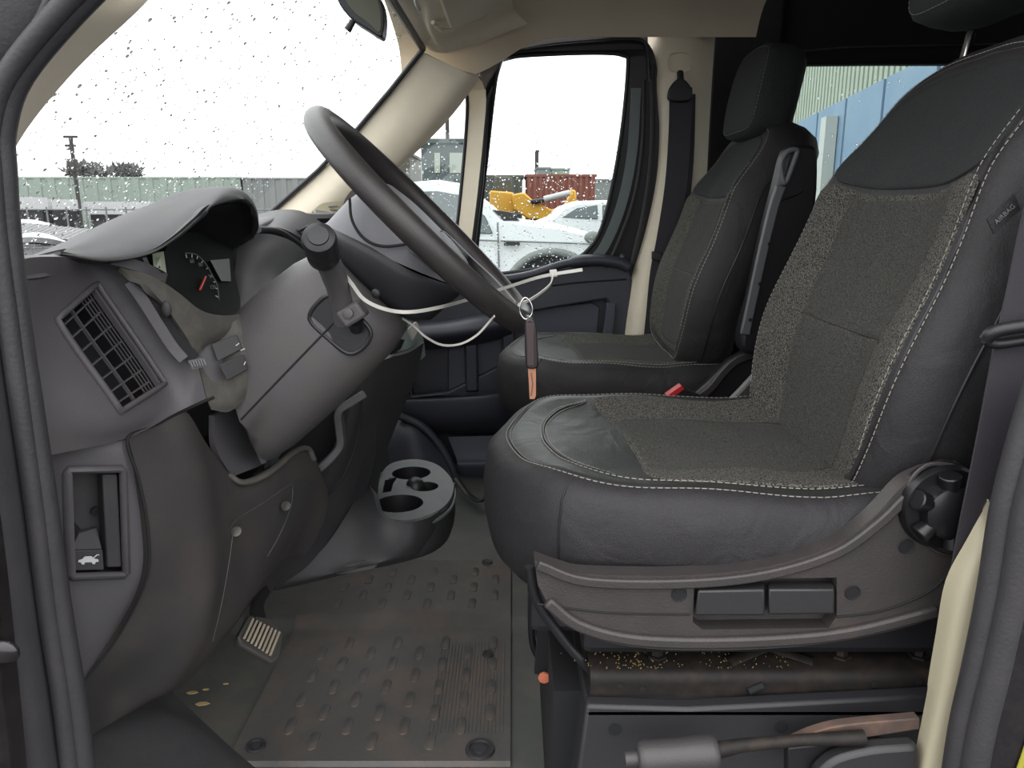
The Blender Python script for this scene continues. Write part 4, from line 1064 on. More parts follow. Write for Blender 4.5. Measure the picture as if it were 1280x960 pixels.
mb = MB(); mb.prism([onface(x, y, .006) for x, y in [(262, 326), (286, 324), (288, 352), (276, 352)]], V((0.002, -0.003, 0.001))); build('info_display', mb, M_LCD, cl, label='pale grey unlit display')
mb = MB(); mb.prism([onface(x, y, .003) for x, y in [(190, 318), (204, 315), (208, 346), (192, 338)]], V((0.002, -0.003, 0.001))); build('glass_edge', mb, mat('pale_lens_edge', (150, 158, 136), .3), cl)
mb = MB(); mb.prism([at(x, y, .86) for x, y in [(148, 329), (178, 322), (184, 336), (160, 336)]], DY(0.01)); build('side_lens', mb, M_LCD, cl)
# skin right of the cluster, towards the middle of the dash
mb = MB()
mb.shell(surf([[(300, 300, 1.20), (330, 292, 1.28), (362, 300, 1.34), (385, 318, 1.40), (400, 335, 1.45)],
               [(296, 320, 1.19), (320, 310, 1.24), (345, 312, 1.28), (362, 328, 1.32), (375, 345, 1.36)],
               [(292, 350, 1.15), (308, 345, 1.17), (325, 342, 1.2), (338, 350, 1.22), (350, 360, 1.25)],
               [(288, 390, 1.06), (300, 388, 1.07), (312, 385, 1.09), (325, 385, 1.1), (340, 385, 1.12)]], 5, 5), 0.01)
build('middle_panel', mb, M_DASH, dash, smooth=70)
mb = MB(); mb.tube(spl([at(x, y, Y) for x, y, Y in [(322, 287, 1.30), (345, 289, 1.34), (365, 300, 1.38), (385, 318, 1.42), (398, 332, 1.46)]], 5), 0.009, 10, flat=0.7); build('middle_arch', mb, M_DASH2, dash, smooth=60)
mb = MB()
mb.shell(surf([[(322, 268, 1.45), (350, 262, 1.50), (380, 265, 1.55), (410, 285, 1.6), (425, 310, 1.65)],
               [(318, 284, 1.35), (346, 284, 1.38), (370, 294, 1.42), (392, 312, 1.46), (405, 330, 1.5)]], 5, 5), 0.02)
build('middle_roll', mb, M_DASH, dash, smooth=70)
mb = MB(); mb.prism([at(x, y, 1.44) for x, y in [(370, 287), (386, 281), (396, 296), (390, 305)]], DY(0.02)); cv = build('centre_vent', mb, M_VOID, dash)
for k in range(5):
    mb = MB(); a = at(372 + k * 4.4, 288 + k * 3.4, 1.437); b = at(386 + k * 2.4, 281.5 + k * 3.6, 1.437); mb.tube([a, b], 0.0013, 5); build('vane', mb, M_DASH, cv)
mb = MB(); mb.tube(spl([at(x, y, 1.95) for x, y in [(345, 275), (360, 268), (380, 268), (372, 275), (352, 280)]], 4, closed=True), 0.003, 6, closed=True)
mb.prism(spl([at(x, y, 1.955) for x, y in [(345, 275), (360, 268), (380, 268), (372, 275), (352, 280)]], 4, closed=True), DY(0.01)); build('top_grille', mb, M_DASH2, dash)
# passenger end: far dash body with demister grille and the hollow by the pillar
mb = MB()
mb.shell(surf([[(395, 262, 2.0), (420, 268, 2.0), (450, 290, 2.0), (470, 330, 1.95)],
               [(400, 300, 1.7), (425, 310, 1.7), (450, 335, 1.7), (465, 370, 1.7)],
               [(400, 400, 1.6), (430, 400, 1.6), (455, 400, 1.6), (470, 400, 1.6)],
               [(430, 520, 1.62), (450, 520, 1.62), (470, 520, 1.62), (490, 520, 1.62)]], 5, 5), 0.02)
build('passenger_side_panel', mb, M_DASH2, dash, smooth=70)
mb = MB(); mb.shell(surf([[(390, 264, 2.06), (404, 254, 2.08), (426, 252, 2.10)], [(400, 271, 2.06), (412, 266, 2.08), (426, 262, 2.10)], [(425, 280, 2.06), (427, 276, 2.08), (430, 270, 2.1)]]), 0.01)
sg = build('pillar_speaker', mb, M_CREAM, dash, smooth=60, label='beige triangular grille at the pillar foot')
for k in range(4):
    mb = MB(); mb.tube([at(400 + k * 5, 259 + k * 3, 2.085), at(422 + k, 258 + k * 5, 2.085)], 0.0018, 5); build('grille_slit', mb, M_DASH, sg)
mb = MB(); mb.prism(spl([at(x, y, 2.15) for x, y in [(427, 268), (432, 248), (445, 234), (470, 226), (480, 260), (450, 290), (430, 290)]], 4, closed=True), DY(0.02)); build('side_hollow', mb, mat('brown_hollow', (70, 62, 58), .8), dash, smooth=40)

# kick panel with bonnet release ------------------------------------------------
k0 = [(47, 566, .70), (80, 562, .737), (150, 551, .783), (160, 547, .790)]
k1 = [(52, 590, .70), (82, 587, .740), (153, 585, .780), (172, 600, .793)]
k2 = [(70, 718, .70), (87, 720, .742), (157, 718, .780), (184, 712, .793)]
k3 = [(82, 800, .70), (96, 800, .735), (128, 798, .765), (148, 790, .785)]
k4 = [(94, 880, .70), (98, 872, .715), (101, 862, .73), (104, 852, .74)]
K = surf([k0, k1, k2, k3, k4], 6, 6)
mb = MB(); mb.shell(K, 0.012, skip=lambda i, j: 6 <= i < 12 and 6 <= j < 12)
kp = build('kick_panel', mb, M_DASH, dash, smooth=60)
R0, R1, R2, R3 = K[6][6], K[6][12], K[12][12], K[12][6]
def rp_(s_, t, d=0.0):
    p = lerp(lerp(R0, R1, s_), lerp(R3, R2, s_), t); n_ = (R2 - R0).cross(R1 - R3).normalized()
    if n_.dot(CAM - R0) < 0: n_ = -n_
    return p + n_ * d
mb = MB(); mb.tube([rp_(*q, .002) for q in [(0, .03), (0, .5), (0, .97), (.04, 1), (.5, 1), (.96, 1), (1, .97), (1, .5), (1, .03), (.96, 0), (.5, 0), (.04, 0)]], 0.0062, 8, closed=True, flat=.7)
hr = build('bonnet_release', mb, M_DASH, dash, smooth=60)
mb = MB(); mb.grid([[rp_(s_, t, -0.024) for s_ in (0, .5, 1)] for t in (0, .5, 1)])
for e in ([(0, 0), (1, 0)], [(1, 0), (1, 1)], [(1, 1), (0, 1)], [(0, 1), (0, 0)]): mb.grid([[rp_(*e[0], 0), rp_(*e[1], 0)], [rp_(*e[0], -.024), rp_(*e[1], -.024)]])
build('release_recess', mb, M_DASH2, hr, smooth=0)
mb = MB(); mb.hexa([rp_(.64, .06, -.002), rp_(.92, .06, -.002), rp_(.94, .93, .0), rp_(.66, .93, .0)], [rp_(.64, .06, -.020), rp_(.92, .06, -.020), rp_(.94, .93, -.020), rp_(.66, .93, -.020)])
build('release_lever', mb, M_DASH2, hr, bevel=0.0015, label='upright bonnet release lever')
mb = MB(); mb.hexa([rp_(.05, .76, -.001), rp_(.60, .76, -.001), rp_(.61, .95, 0), rp_(.07, .95, 0)], [rp_(.05, .76, -.02), rp_(.60, .76, -.02), rp_(.61, .95, -.02), rp_(.07, .95, -.02)])
mb.hexa([rp_(.05, .76, -.003), rp_(.25, .64, -.014), rp_(.60, .60, -.018), rp_(.60, .76, -.003)], [rp_(.05, .76, -.02), rp_(.25, .64, -.021), rp_(.60, .60, -.022), rp_(.60, .76, -.02)])
rc = build('release_plate', mb, M_DASH2, hr, bevel=0.0008)
car = [(-1, 0), (-.95, .25), (-.6, .38), (-.35, .7), (.3, .72), (.55, .4), (.95, .3), (1, 0), (.7, -.05), (.62, -.3), (.4, -.3), (.3, -.05), (-.35, -.05), (-.42, -.3), (-.65, -.3), (-.75, -.05)]
mb = MB()
c0 = (.33, .865)
mb.plate([rp_(c0[0] + a * .18, c0[1] - b * .075, 0.0012) for a, b in car], [], (R1 - R0).cross(R3 - R0).normalized() * 0.0004)
for q in ((.50, .82), ): mb.tube([rp_(.40, .835, .0014), rp_(.48, .80, .0014), rp_(.52, .80, .0014)], 0.0006, 5)
build('car_pictogram', mb, M_WHITE, hr, smooth=0, label='white open-bonnet car symbol')
mb = MB(); mb.lathe(rp_(.6, .45, -.022), rp_(0, 0, 1) - rp_(0, 0, 0), [(0, .005), (.003, .005)], 10); build('recess_hole', mb, M_VOID, hr)
# knee panel
n0 = [(160, 547, .787), (196, 530, .83), (230, 512, .868), (262, 560, .90), (300, 602, .94), (343, 586, 1.0), (386, 562, 1.08), (400, 590, 1.12)]
n1 = [(174, 600, .787), (216, 590, .825), (250, 580, .862), (276, 612, .895), (308, 645, .935), (350, 622, 1.0), (394, 596, 1.08), (410, 612, 1.12)]
n2 = [(185, 660, .785), (226, 655, .82), (262, 650, .856), (284, 690, .89), (308, 712, .93), (352, 672, 1.0), (388, 640, 1.08), (405, 650, 1.12)]
n3 = [(184, 720, .783), (226, 725, .818), (266, 726, .852), (280, 755, .885), (302, 760, .925), (338, 715, 1.0), (366, 686, 1.08), (385, 690, 1.12)]
n4 = [(150, 792, .775), (202, 795, .81), (252, 790, .846), (264, 800, .88), (278, 796, .92), (310, 752, .98), (345, 706, 1.07), (360, 705, 1.12)]
n5 = [(105, 852, .74), (150, 862, .80), (212, 858, .842), (232, 846, .88), (246, 836, .92), (280, 800, .98), (320, 745, 1.07), (340, 740, 1.12)]
n6 = [(106, 925, .72), (132, 908, .78), (182, 880, .84), (215, 864, .88), (236, 850, .92), (270, 812, .98), (310, 758, 1.07), (330, 750, 1.12)]
mb = MB(); mb.shell(surf([n0, n1, n2, n3, n4, n5, n6], 5, 5), 0.012)
kn2 = build('knee_panel', mb, M_KNEE, dash, smooth=70, label='bulging dark lower panel')
mb = MB(); mb.tube(spl([at(*p) + V((0, -.001, 0)) for p in [(268, 496, .885), (230, 513, .866), (196, 530, .828), (160, 547, .785), (174, 600, .785), (185, 660, .783), (184, 720, .781), (150, 792, .773), (105, 852, .735)]], 6), 0.0018, 6); build('panel_joint', mb, M_VOID, dash)
# fuse cover outline and screws on it
fc_ = spl([at(*p) for p in [(266, 802, .862), (276, 760, .87), (285, 712, .885), (291, 670, .905), (293, 652, .917), (330, 628, .955), (362, 606, 1.0), (366, 610, 1.01), (363, 636, 1.0), (348, 672, .985), (334, 696, .965)]], 4)
fcov = build('fuse_cover', MB().tube([p + (CAM - p).normalized() * 0.022 for p in fc_], 0.0007, 6), M_DASH2, dash, smooth=60)
for x, y, Y in [(295, 664, .912), (357, 632, 1.0)]:
    mb = MB(); c = at(x, y, Y - 0.006); mb.lathe(c, V((0.7, -.7, 0)), [(0, .007), (.002, .0065), (.0015, .003)], 12); build('screw', mb, M_DULLM, fcov, smooth=40)
# storage pocket above the knee panel
mb = MB(); mb.shell(surf([[(268, 520, .93), (300, 510, .99), (320, 505, 1.04)], [(270, 560, .93), (305, 560, .99), (330, 560, 1.04)], [(290, 596, .95), (318, 585, .99), (335, 578, 1.04)]]), 0.008)
pk = build('storage_pocket', mb, M_DASH, dash, smooth=50)
mb = MB(); mb.band(line([(283, 516), (300, 509), (307, 512), (318, 545), (331, 578)], .985), 0.008, 0.008, V((1, 0, 0))); build('pocket_rim', mb, M_DASH, pk, smooth=50, bevel=.002)
mb = MB(); mb.tube(spl([at(*p) for p in [(285, 592, .925), (302, 603, .935), (325, 597, .965), (345, 584, .995), (366, 566, 1.03), (384, 560, 1.07), (392, 574, 1.08)]], 5), 0.0055, 10, flat=0.7); build('pocket_lip', mb, M_DUSTY, pk, smooth=60, label='worn dusty lip')
mb = MB(); mb.prism([at(x, y, 1.06) for x, y in [(333, 566), (352, 563), (346, 580), (330, 586)]], DY(0.004)); build('pale_scrap', mb, M_CUPTOP, pk)
mb = MB(); mb.prism([at(x, y, 1.15) for x, y in [(412, 507), (422, 500), (424, 508)]], DY(0.002)); build('pale_clip', mb, M_TIE, pk)
# dark hollow behind the column
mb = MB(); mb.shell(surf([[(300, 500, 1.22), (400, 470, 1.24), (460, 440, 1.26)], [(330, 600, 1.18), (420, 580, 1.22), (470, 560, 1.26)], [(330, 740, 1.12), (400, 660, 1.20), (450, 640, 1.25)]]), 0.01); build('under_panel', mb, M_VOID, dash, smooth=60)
# centre stack side that sweeps down to the cup holder -----------------------------------
mb = MB()
mb.shell(surf([[(448, 470, 1.20), (480, 450, 1.24), (512, 440, 1.29), (530, 428, 1.34)],
               [(440, 500, 1.19), (465, 492, 1.22), (495, 482, 1.28), (520, 470, 1.34)],
               [(425, 560, 1.17), (448, 545, 1.21), (475, 530, 1.28), (500, 520, 1.36)],
               [(395, 620, 1.15), (425, 605, 1.19), (455, 590, 1.26), (478, 580, 1.36)],
               [(365, 665, 1.13), (405, 650, 1.17), (440, 635, 1.24), (472, 625, 1.33)],
               [(345, 708, 1.12), (385, 690, 1.16), (430, 675, 1.22), (478, 662, 1.28)],
               [(344, 736, 1.16), (385, 724, 1.18), (440, 708, 1.23), (485, 698, 1.27)]], 5, 5), 0.012)
cs = build('console_side', mb, M_DASH2, dash, smooth=70)
mb = MB(); mb.tube(spl([at(*p) for p in [(452, 500, 1.18), (448, 545, 1.18), (428, 598, 1.155), (395, 635, 1.14), (350, 700, 1.11)]], 5), 0.0022, 6); build('panel_joint', mb, M_VOID, cs)
# hooked bracket seen above the console side
mb = MB(); mb.band(spl([at(*p) for p in [(456, 492, 1.16), (440, 502, 1.15), (424, 514, 1.14), (425, 535, 1.14), (426, 556, 1.14), (412, 574, 1.135), (396, 588, 1.13)]], 4), 0.02, 0.012, V((0, 1, 0))); build('hook_bracket', mb, M_DASH, dash, smooth=40, bevel=0.002)
# cup holder ------------------------------------------------------------------------------
ZC = 0.345
def cz(x, y, z=ZC): return onz(x, y, z)
outl = spl([cz(x, y) for x, y in [(473, 612), (478, 590), (492, 578), (520, 574), (545, 580), (562, 595), (567, 610), (560, 628), (540, 642), (510, 650), (480, 646), (472, 632)]], 5, closed=True)
def circ(x, y, r, k=24, z=ZC):
    c = cz(x, y, z); return [c + V((r * math.cos(2 * math.pi * i / k), r * math.sin(2 * math.pi * i / k), 0)) for i in range(k)]
holes = [circ(514, 591, .0385), circ(531, 608, .026), circ(499, 629, .043)]
pkt = [cz(x, y) for x, y in [(481, 600), (493, 597), (489, 614), (478, 616)]]
mb = MB(); mb.plate(outl, holes + [pkt], V((0, 0, -0.008)))
ch = build('cup_holder', mb, M_CUPTOP, dash, smooth=30, bevel=0.001, label='grey triple cup holder deck')
for h_ in holes + [pkt]:
    c = sum(h_, V((0, 0, 0))) / len(h_)
    mb = MB(); mb.grid([[p + V((0, 0, -0.001)) for p in h_], [lerp(p, c, .08) + V((0, 0, -0.06)) for p in h_], [lerp(p, c, .1) + V((0, 0, -0.065)) for p in h_]], closed_v=True); mb.add([lerp(p, c, .1) + V((0, 0, -0.065)) for p in h_], [tuple(range(len(h_)))])
    build('cup_well', mb, M_BLACK, ch, smooth=40)
mb = MB(); c = cz(519, 605); mb.lathe(c + V((0, 0, -0.06)), (0, 0, 1), [(0, .022), (.05, .020), (.065, .016), (.072, .008)], 16); build('cup_post', mb, M_BLACK, ch, smooth=60)
mb = MB(); mb.box(cz(508, 637, ZC - .05), (0.018, 0.012, 0.004)); build('cup_label', mb, M_GREY, ch)
cc = sum(outl, V((0, 0, 0))) / len(outl)
wall = []
for z, k in [(0.337, 1.0), (0.330, 1.03), (0.31, 1.035), (0.298, 1.035), (0.282, 1.0), (0.268, 0.94), (0.26, 0.82)]:
    wall.append([V((cc.x + (p.x - cc.x) * k, cc.y + (p.y - cc.y) * k, z)) for p in outl])
mb = MB(); mb.grid(wall, closed_v=True); mb.add(wall[-1], [tuple(range(len(outl)))])
build('cup_holder_body', mb, M_DASH2, dash, smooth=60)
mb = MB(); mb.tube([p + V((0, 0, 0.001)) for p in wall[1]], 0.0035, 8, closed=True); build('deck_edge', mb, M_CUPTOP, ch, smooth=60)
# lower console skin joining the body
mb = MB()
mb.shell(surf([[(455, 600, 1.30), (466, 615, 1.24), (474, 640, 1.20), (500, 654, 1.185), (520, 652, 1.19), (545, 642, 1.235), (563, 622, 1.31), (569, 603, 1.40)],
               [(435, 640, 1.22), (452, 655, 1.20), (478, 668, 1.18), (502, 676, 1.18), (522, 672, 1.19), (546, 662, 1.24), (564, 640, 1.32), (570, 620, 1.41)],
               [(400, 690, 1.18), (435, 698, 1.18), (470, 700, 1.175), (500, 692, 1.18), (522, 686, 1.20), (545, 676, 1.255), (560, 655, 1.33), (566, 636, 1.42)],
               [(345, 734, 1.16), (390, 724, 1.165), (440, 712, 1.17), (490, 702, 1.19), (520, 695, 1.215), (540, 687, 1.28), (554, 670, 1.35), (560, 650, 1.43)],
               [(345, 738, 1.22), (390, 728, 1.23), (440, 716, 1.24), (490, 706, 1.26), (520, 698, 1.28), (538, 690, 1.33), (550, 674, 1.40), (556, 655, 1.46)]], 5, 5), 0.01)
build('console_foot', mb, M_DASH2, dash, smooth=70)
# shifter plinth at the dash, beyond the column
mb = MB()
mb.shell(surf([[(498, 440, 1.28), (507, 405, 1.32), (516, 402, 1.34), (526, 412, 1.40)], [(492, 446, 1.28), (510, 440, 1.30), (522, 430, 1.34), (530, 428, 1.40)], [(470, 490, 1.27), (500, 470, 1.30), (520, 455, 1.35), (532, 445, 1.40)]]), 0.012)
gp = build('gear_plinth', mb, M_PLINTH, dash, smooth=60)
mb = MB(); mb.prism([at(x, y, 1.27) for x, y in [(508, 412), (518, 403), (524, 412), (514, 428)]], V((0.004, -0.006, 0.004))); build('gear_window', mb, mat('gear_window_pale', (150, 146, 138), .4), gp, bevel=.002)
mb = MB(); mb.tube([at(x, y, 1.26) for x, y in [(486, 438), (496, 432), (500, 422)]], 0.009, 10); build('gear_lever_foot', mb, M_VOID, gp, smooth=60)

# ================================================================== steering column
e1 = V((-0.7071, 0, 0.7071)); e2 = V((0, 1, 0)); en = V((0.7071, 0, 0.7071))
WC = V((-0.117, 1.05, 0.8415))
def WL(a, b, n_): return WC + e1 * a + e2 * b + en * n_
scol = thing('steering_column', 'grey steering column shroud with a stalk on its left side', 'steering column', WL(0, 0, -.25))
secs = []
for n_, a0, a1, hw in [(-0.105, -0.066, 0.062, 0.060), (-0.12, -0.082, 0.070, 0.078), (-0.15, -0.088, 0.080, 0.092), (-0.20, -0.090, 0.088, 0.098), (-0.26, -0.088, 0.092, 0.102), (-0.33, -0.083, 0.088, 0.100), (-0.40, -0.075, 0.082, 0.090)]:
    cen = (a0 + a1) / 2; ha = (a1 - a0) / 2; ring = []
    for k in range(36):
        th = 2 * math.pi * k / 36; ca, sa = math.cos(th), math.sin(th)
        f = (abs(ca) ** 3.2 + abs(sa) ** 3.2) ** (-1 / 3.2)
        aa = cen + ha * sa * f
        ring.append(WL(aa, hw * ca * f - 0.035, max(n_, -0.262 - (0.09 - aa) * 0.65)))
    secs.append(ring)
mb = MB(); mb.grid(secs, closed_v=True); mb.add(secs[0], [tuple(range(36))]); mb.add(secs[-1], [tuple(range(36))])
sh = build('shroud', mb, M_COLUMN, scol, smooth=60)
mb = MB(); mb.tube([WL(-0.012 - 0.00 * k, -0.035 - h_ - 0.0008, n_) for k, (n_, h_) in enumerate([(-0.125, .080), (-0.15, .092), (-0.20, .098), (-0.26, .102), (-0.325, .100)])], 0.0012, 6); build('shroud_joint', mb, M_VOID, sh)
# stalk well
wc_ = WL(-0.018, -0.128, -0.150)
well = [wc_ + e1 * a + en * b for a, b in [(0.030, -0.022), (0.036, 0.0), (0.030, 0.018), (0.0, 0.022), (-0.032, 0.020), (-0.040, 0.0), (-0.032, -0.020), (0.0, -0.024)]]
well = spl(well, 4, closed=True)
mb = MB(); mb.tube(well, 0.003, 8, closed=True); mb.prism([p + DY(-0.001) for p in well], DY(0.006)); build('stalk_well', mb, M_BLACK, scol, smooth=40)
stb, stt = at(433, 385, .905), at(397, 300, .80)
mb = MB()
P_ = spl([at(431, 404, .90), at(426, 374, .888), at(416, 340, .86), at(404, 318, .83)], 4)
mb.tube(P_, [0.0125] * 3 + [.0135] * 4 + [.0145] * 6, 14, flat=0.85); stk = build('stalk', mb, M_COLUMN, scol, smooth=60, label='indicator stalk pointing at the door')
mb = MB()
sdir = (at(397, 291, .785) - at(404, 318, .83)).normalized()
mb.lathe(at(405, 322, .835), sdir, [(0, .0155), (.004, .0175), (.022, .0178), (.025, .0165), (.026, .0178), (.044, .0182), (.05, .0165), (.052, .0125), (.0525, .011), (.0545, .0105), (.055, .004)], 28)
build('stalk_knob', mb, M_BLACK, stk, smooth=35)
mb = MB(); c = at(439, 393, .882)
rt_ = Matrix.Rotation(math.radians(-32), 3, 'Y')
mb.box(c + V((0, .01, 0)), (0.030, 0.030, 0.022), rt_); lk = build('column_button_block', mb, M_COLUMN, scol, bevel=0.004, smooth=40)
mb = MB(); mb.lathe(c + V((-0.002, -0.005, 0.002)), V((-0.15, -1, 0.1)), [(0, .0062), (.003, .0062), (.0035, .005)], 18); build('round_button', mb, M_COLUMN, lk, smooth=40)
mb = MB(); mb.tube([at(444, 400, .90), at(446, 412, .91)], [.010, .008], 12); build('button_stem', mb, M_BLACK, lk, smooth=60)

# ================================================================== steering wheel
sw_ = thing('steering_wheel', 'black leatherette steering wheel seen almost edge-on', 'steering wheel', tuple(WC))
mb = MB(); mb.tube([WL(0.186 * math.cos(2 * math.pi * k / 72), 0.186 * math.sin(2 * math.pi * k / 72), 0) for k in range(72)], 0.0165, 16, closed=True)
build('rim', mb, M_WHEEL, sw_, smooth=80)
hub = []
for n_, f, kk in [(0.004, 0.55, 0), (0.0, 0.80, 0), (-0.008, 0.93, .1), (-0.012, 1.0, .5), (-0.015, 1.0, 1)]:
    hub.append([WL(0.095 * f * sa - 0.004, 0.100 * f * ca, n_ - kk * (0.040 + 0.036 * sa)) for sa, ca in [(math.copysign(abs(math.sin(t)) ** .75, math.sin(t)), math.copysign(abs(math.cos(t)) ** .75, math.cos(t))) for t in [2 * math.pi * k / 40 for k in range(40)]]])
mb = MB(); mb.grid(hub, closed_v=True); mb.add(hub[0], [tuple(range(40))])
build('airbag_pad', mb, M_HUB, sw_, smooth=60, label='smooth grey airbag pad')
hub2 = []
for n_, f, kk in [(-0.014, 1.0, 1), (-0.018, 1.025, 1), (-0.03, 1.02, .9), (-0.085, .98, .12), (-0.10, 0.85, 0), (-0.112, 0.62, 0)]:
    hub2.append([WL(0.095 * f * math.copysign(abs(math.sin(t)) ** .75, math.sin(t)) - 0.004, 0.100 * f * math.copysign(abs(math.cos(t)) ** .75, math.cos(t)), n_ - kk * (0.040 + 0.036 * math.sin(t))) for t in [2 * math.pi * k / 40 for k in range(40)]])
mb = MB(); mb.grid(hub2, closed_v=True); mb.add(hub2[-1], [tuple(range(40))])
build('hub_shell', mb, M_HUB2, sw_, smooth=60)
for ang in (200, 340, 270):
    t = math.radians(ang); dr = (math.sin(t), math.cos(t)) if False else (math.sin(t), math.cos(t))
    ps = [WL(r * dr[0], r * dr[1], n_) for r, n_ in [(0.06, -0.030), (0.10, -0.022), (0.15, -0.010), (0.178, -0.002)]]
    tang = e1 * math.cos(t) - e2 * math.sin(t)
    mb = MB(); mb.band(spl(ps, 4), [0.05 - 0.018 * i / 12 for i in range(13)], 0.016, tang); build('spoke', mb, M_HUB if ang != 270 else M_HUB2, sw_, smooth=40, bevel=0.004)
mb = MB(); mb.tube(spl([at(x, y, Y) for x, y, Y in [(437, 248, .955), (440, 275, .950), (455, 298, .946), (480, 308, .944), (520, 303, .944), (548, 297, .945)]], 5), 0.0018, 6); build('pad_joint', mb, M_VOID, sw_, smooth=60)
mb = MB(); mb.ball(at(470, 367, .93), 0.006, 12, 8, (1, .4, 1)); build('hub_screw', mb, M_BLACK, sw_, smooth=80)

# white cable ties and the key -----------------------------------------------------------
tie = thing('cable_tie', 'long white nylon cable tie looped round the steering wheel rim', 'cable tie', at(600, 370, .84), 'white cable ties')
mb = MB()
p = spl([at(*q) for q in [(424, 335, .875), (440, 355, .87), (455, 374, .865), (480, 386, .86), (510, 390, .85), (550, 384, .90), (600, 370, 1.03), (640, 357, 1.0), (680, 345, .95), (728, 337, .93)]], 6)
mb.band(p, 0.0040, 0.0016, V((0, 0, 1))); build('strap', mb, M_TIE, tie, smooth=60)
mb = MB(); mb.prism([at(x, y, .942) for x, y in [(687, 338), (696, 337), (697, 346), (688, 347)]], DY(0.008)); build('locking_head', mb, M_TIE, tie, bevel=.001)
mb = MB(); mb.band(spl([at(*q) for q in [(691, 343, .944), (688, 355, .93), (676, 366, .90), (662, 375, .86), (648, 381, .83)]], 5), 0.0036, 0.0014, V((0.3, 0, 1))); build('loop_end', mb, M_TIE, tie, smooth=60)
tie2 = thing('cable_tie', 'thin white cable tie hanging in a loop below the rim', 'cable tie', at(560, 430, .95), 'white cable ties')
mb = MB(); mb.band(spl([at(*q) for q in [(500, 396, 1.0), (518, 408, .98), (532, 421, .97), (552, 431, .95), (575, 430, .93), (596, 419, .92), (612, 402, .91), (618, 395, .90)]], 6), 0.0026, 0.0014, V((0, 0, 1))); build('strap', mb, M_TIE, tie2, smooth=60)
tie3 = thing('cable_tie', 'clear cable tie running along the far half of the rim', 'cable tie', at(600, 330, 1.2), 'white cable ties')
mb = MB(); mb.band(spl([at(*q) for q in [(520, 265, 1.20), (535, 285, 1.15), (545, 292, 1.10), (556, 290, 1.06), (590, 322, .98), (620, 350, .92), (645, 378, .86)]], 5), 0.0016, 0.0012, V((0.7, 0, .7))); build('strap', mb, M_GREY, tie3, smooth=60)
key = thing('car_key', 'dark key fob on a steel ring hanging from the cable tie', 'key', at(664, 460, .81))
YK = .812
mb = MB(); mb.tube(spl([at(x, y, YK) for x, y in [(657, 372), (664, 380), (665, 392), (657, 399), (650, 391), (651, 379)]], 6, closed=True), 0.0009, 8, closed=True); build('key_ring', mb, M_CHROME, key, smooth=60)
mb = MB(); mb.tube([at(660, 394, YK), at(660, 402, YK)], 0.0016, 8); build('swivel', mb, M_CHROME, key, smooth=60)
mb = MB(); mb.prism(spl([at(x, y, YK - .004) for x, y in [(657, 400), (669, 401), (672, 430), (673, 455), (670, 461), (660, 461), (657, 455), (656, 425)]], 2, closed=True), DY(.011)); build('fob', mb, M_KEY, key, smooth=40, bevel=.002)
mb = MB(); mb.prism([at(x, y, YK - .0052) for x, y in [(658, 404), (667, 404), (668, 457), (659, 457)]], DY(.0014)); build('fob_face', mb, mat('fob_brown', (54, 42, 42), .35), key, bevel=.0004)
mb = MB(); mb.prism([at(x, y, YK) for x, y in [(660, 460), (670, 460), (670, 495), (668, 499), (662, 499)]], DY(.0022)); build('blade', mb, M_KEYTAG, key, bevel=.0004, label='copper-coloured key blade')
mb = MB(); mb.band([at(664, 466, YK - .0004), at(666, 480, YK - .0004), at(664, 495, YK - .0004)], .0013, .0006, V((1, 0, 0))); build('blade_groove', mb, M_RUST, key)

# passenger seat belt -------------------------------------------------------------------------
belt = thing('seat_belt', 'dark passenger seat belt hanging down the beige pillar', 'seat belt', at(840, 300, 2.2))
mb = MB(); mb.band(spl([at(*q) for q in [(851, 110, 2.19), (850, 160, 2.195), (845, 230, 2.20), (834, 300, 2.215), (826, 340, 2.22), (820, 400, 2.22), (812, 470, 2.22)]], 4), 0.062, 0.0022, V((1, 0, 0))); build('webbing', mb, M_BELT, belt, smooth=60)
mb = MB(); mb.band(spl([at(*q) for q in [(858, 118, 2.205), (856, 200, 2.212), (848, 290, 2.222), (842, 380, 2.225), (838, 460, 2.225)]], 4), 0.05, 0.002, V((1, 0, 0))); build('webbing', mb, M_BELT, belt, smooth=60)
mb = MB(); mb.prism(spl([at(x, y, 2.17) for x, y in [(836, 114), (842, 103), (851, 97), (860, 103), (866, 114), (862, 126), (838, 126)]], 3, closed=True), DY(.02)); build('shoulder_guide', mb, M_BLACK, belt, bevel=.004, smooth=40)
mb = MB(); mb.tube([at(850, 90, 2.185), at(851, 102, 2.178)], 0.009, 10); build('guide_bolt', mb, M_BLACK, belt, smooth=60)
mb = MB(); mb.prism([at(x, y, 2.19) for x, y in [(815, 314), (848, 320), (847, 330), (815, 325)]], DY(.012)); build('belt_stop', mb, M_BLACK, belt, bevel=.003)
mb = MB(); mb.tube(line([(826, 325), (827, 338), (822, 341)], 2.19), .003, 8); build('tongue', mb, M_CHROME, belt)
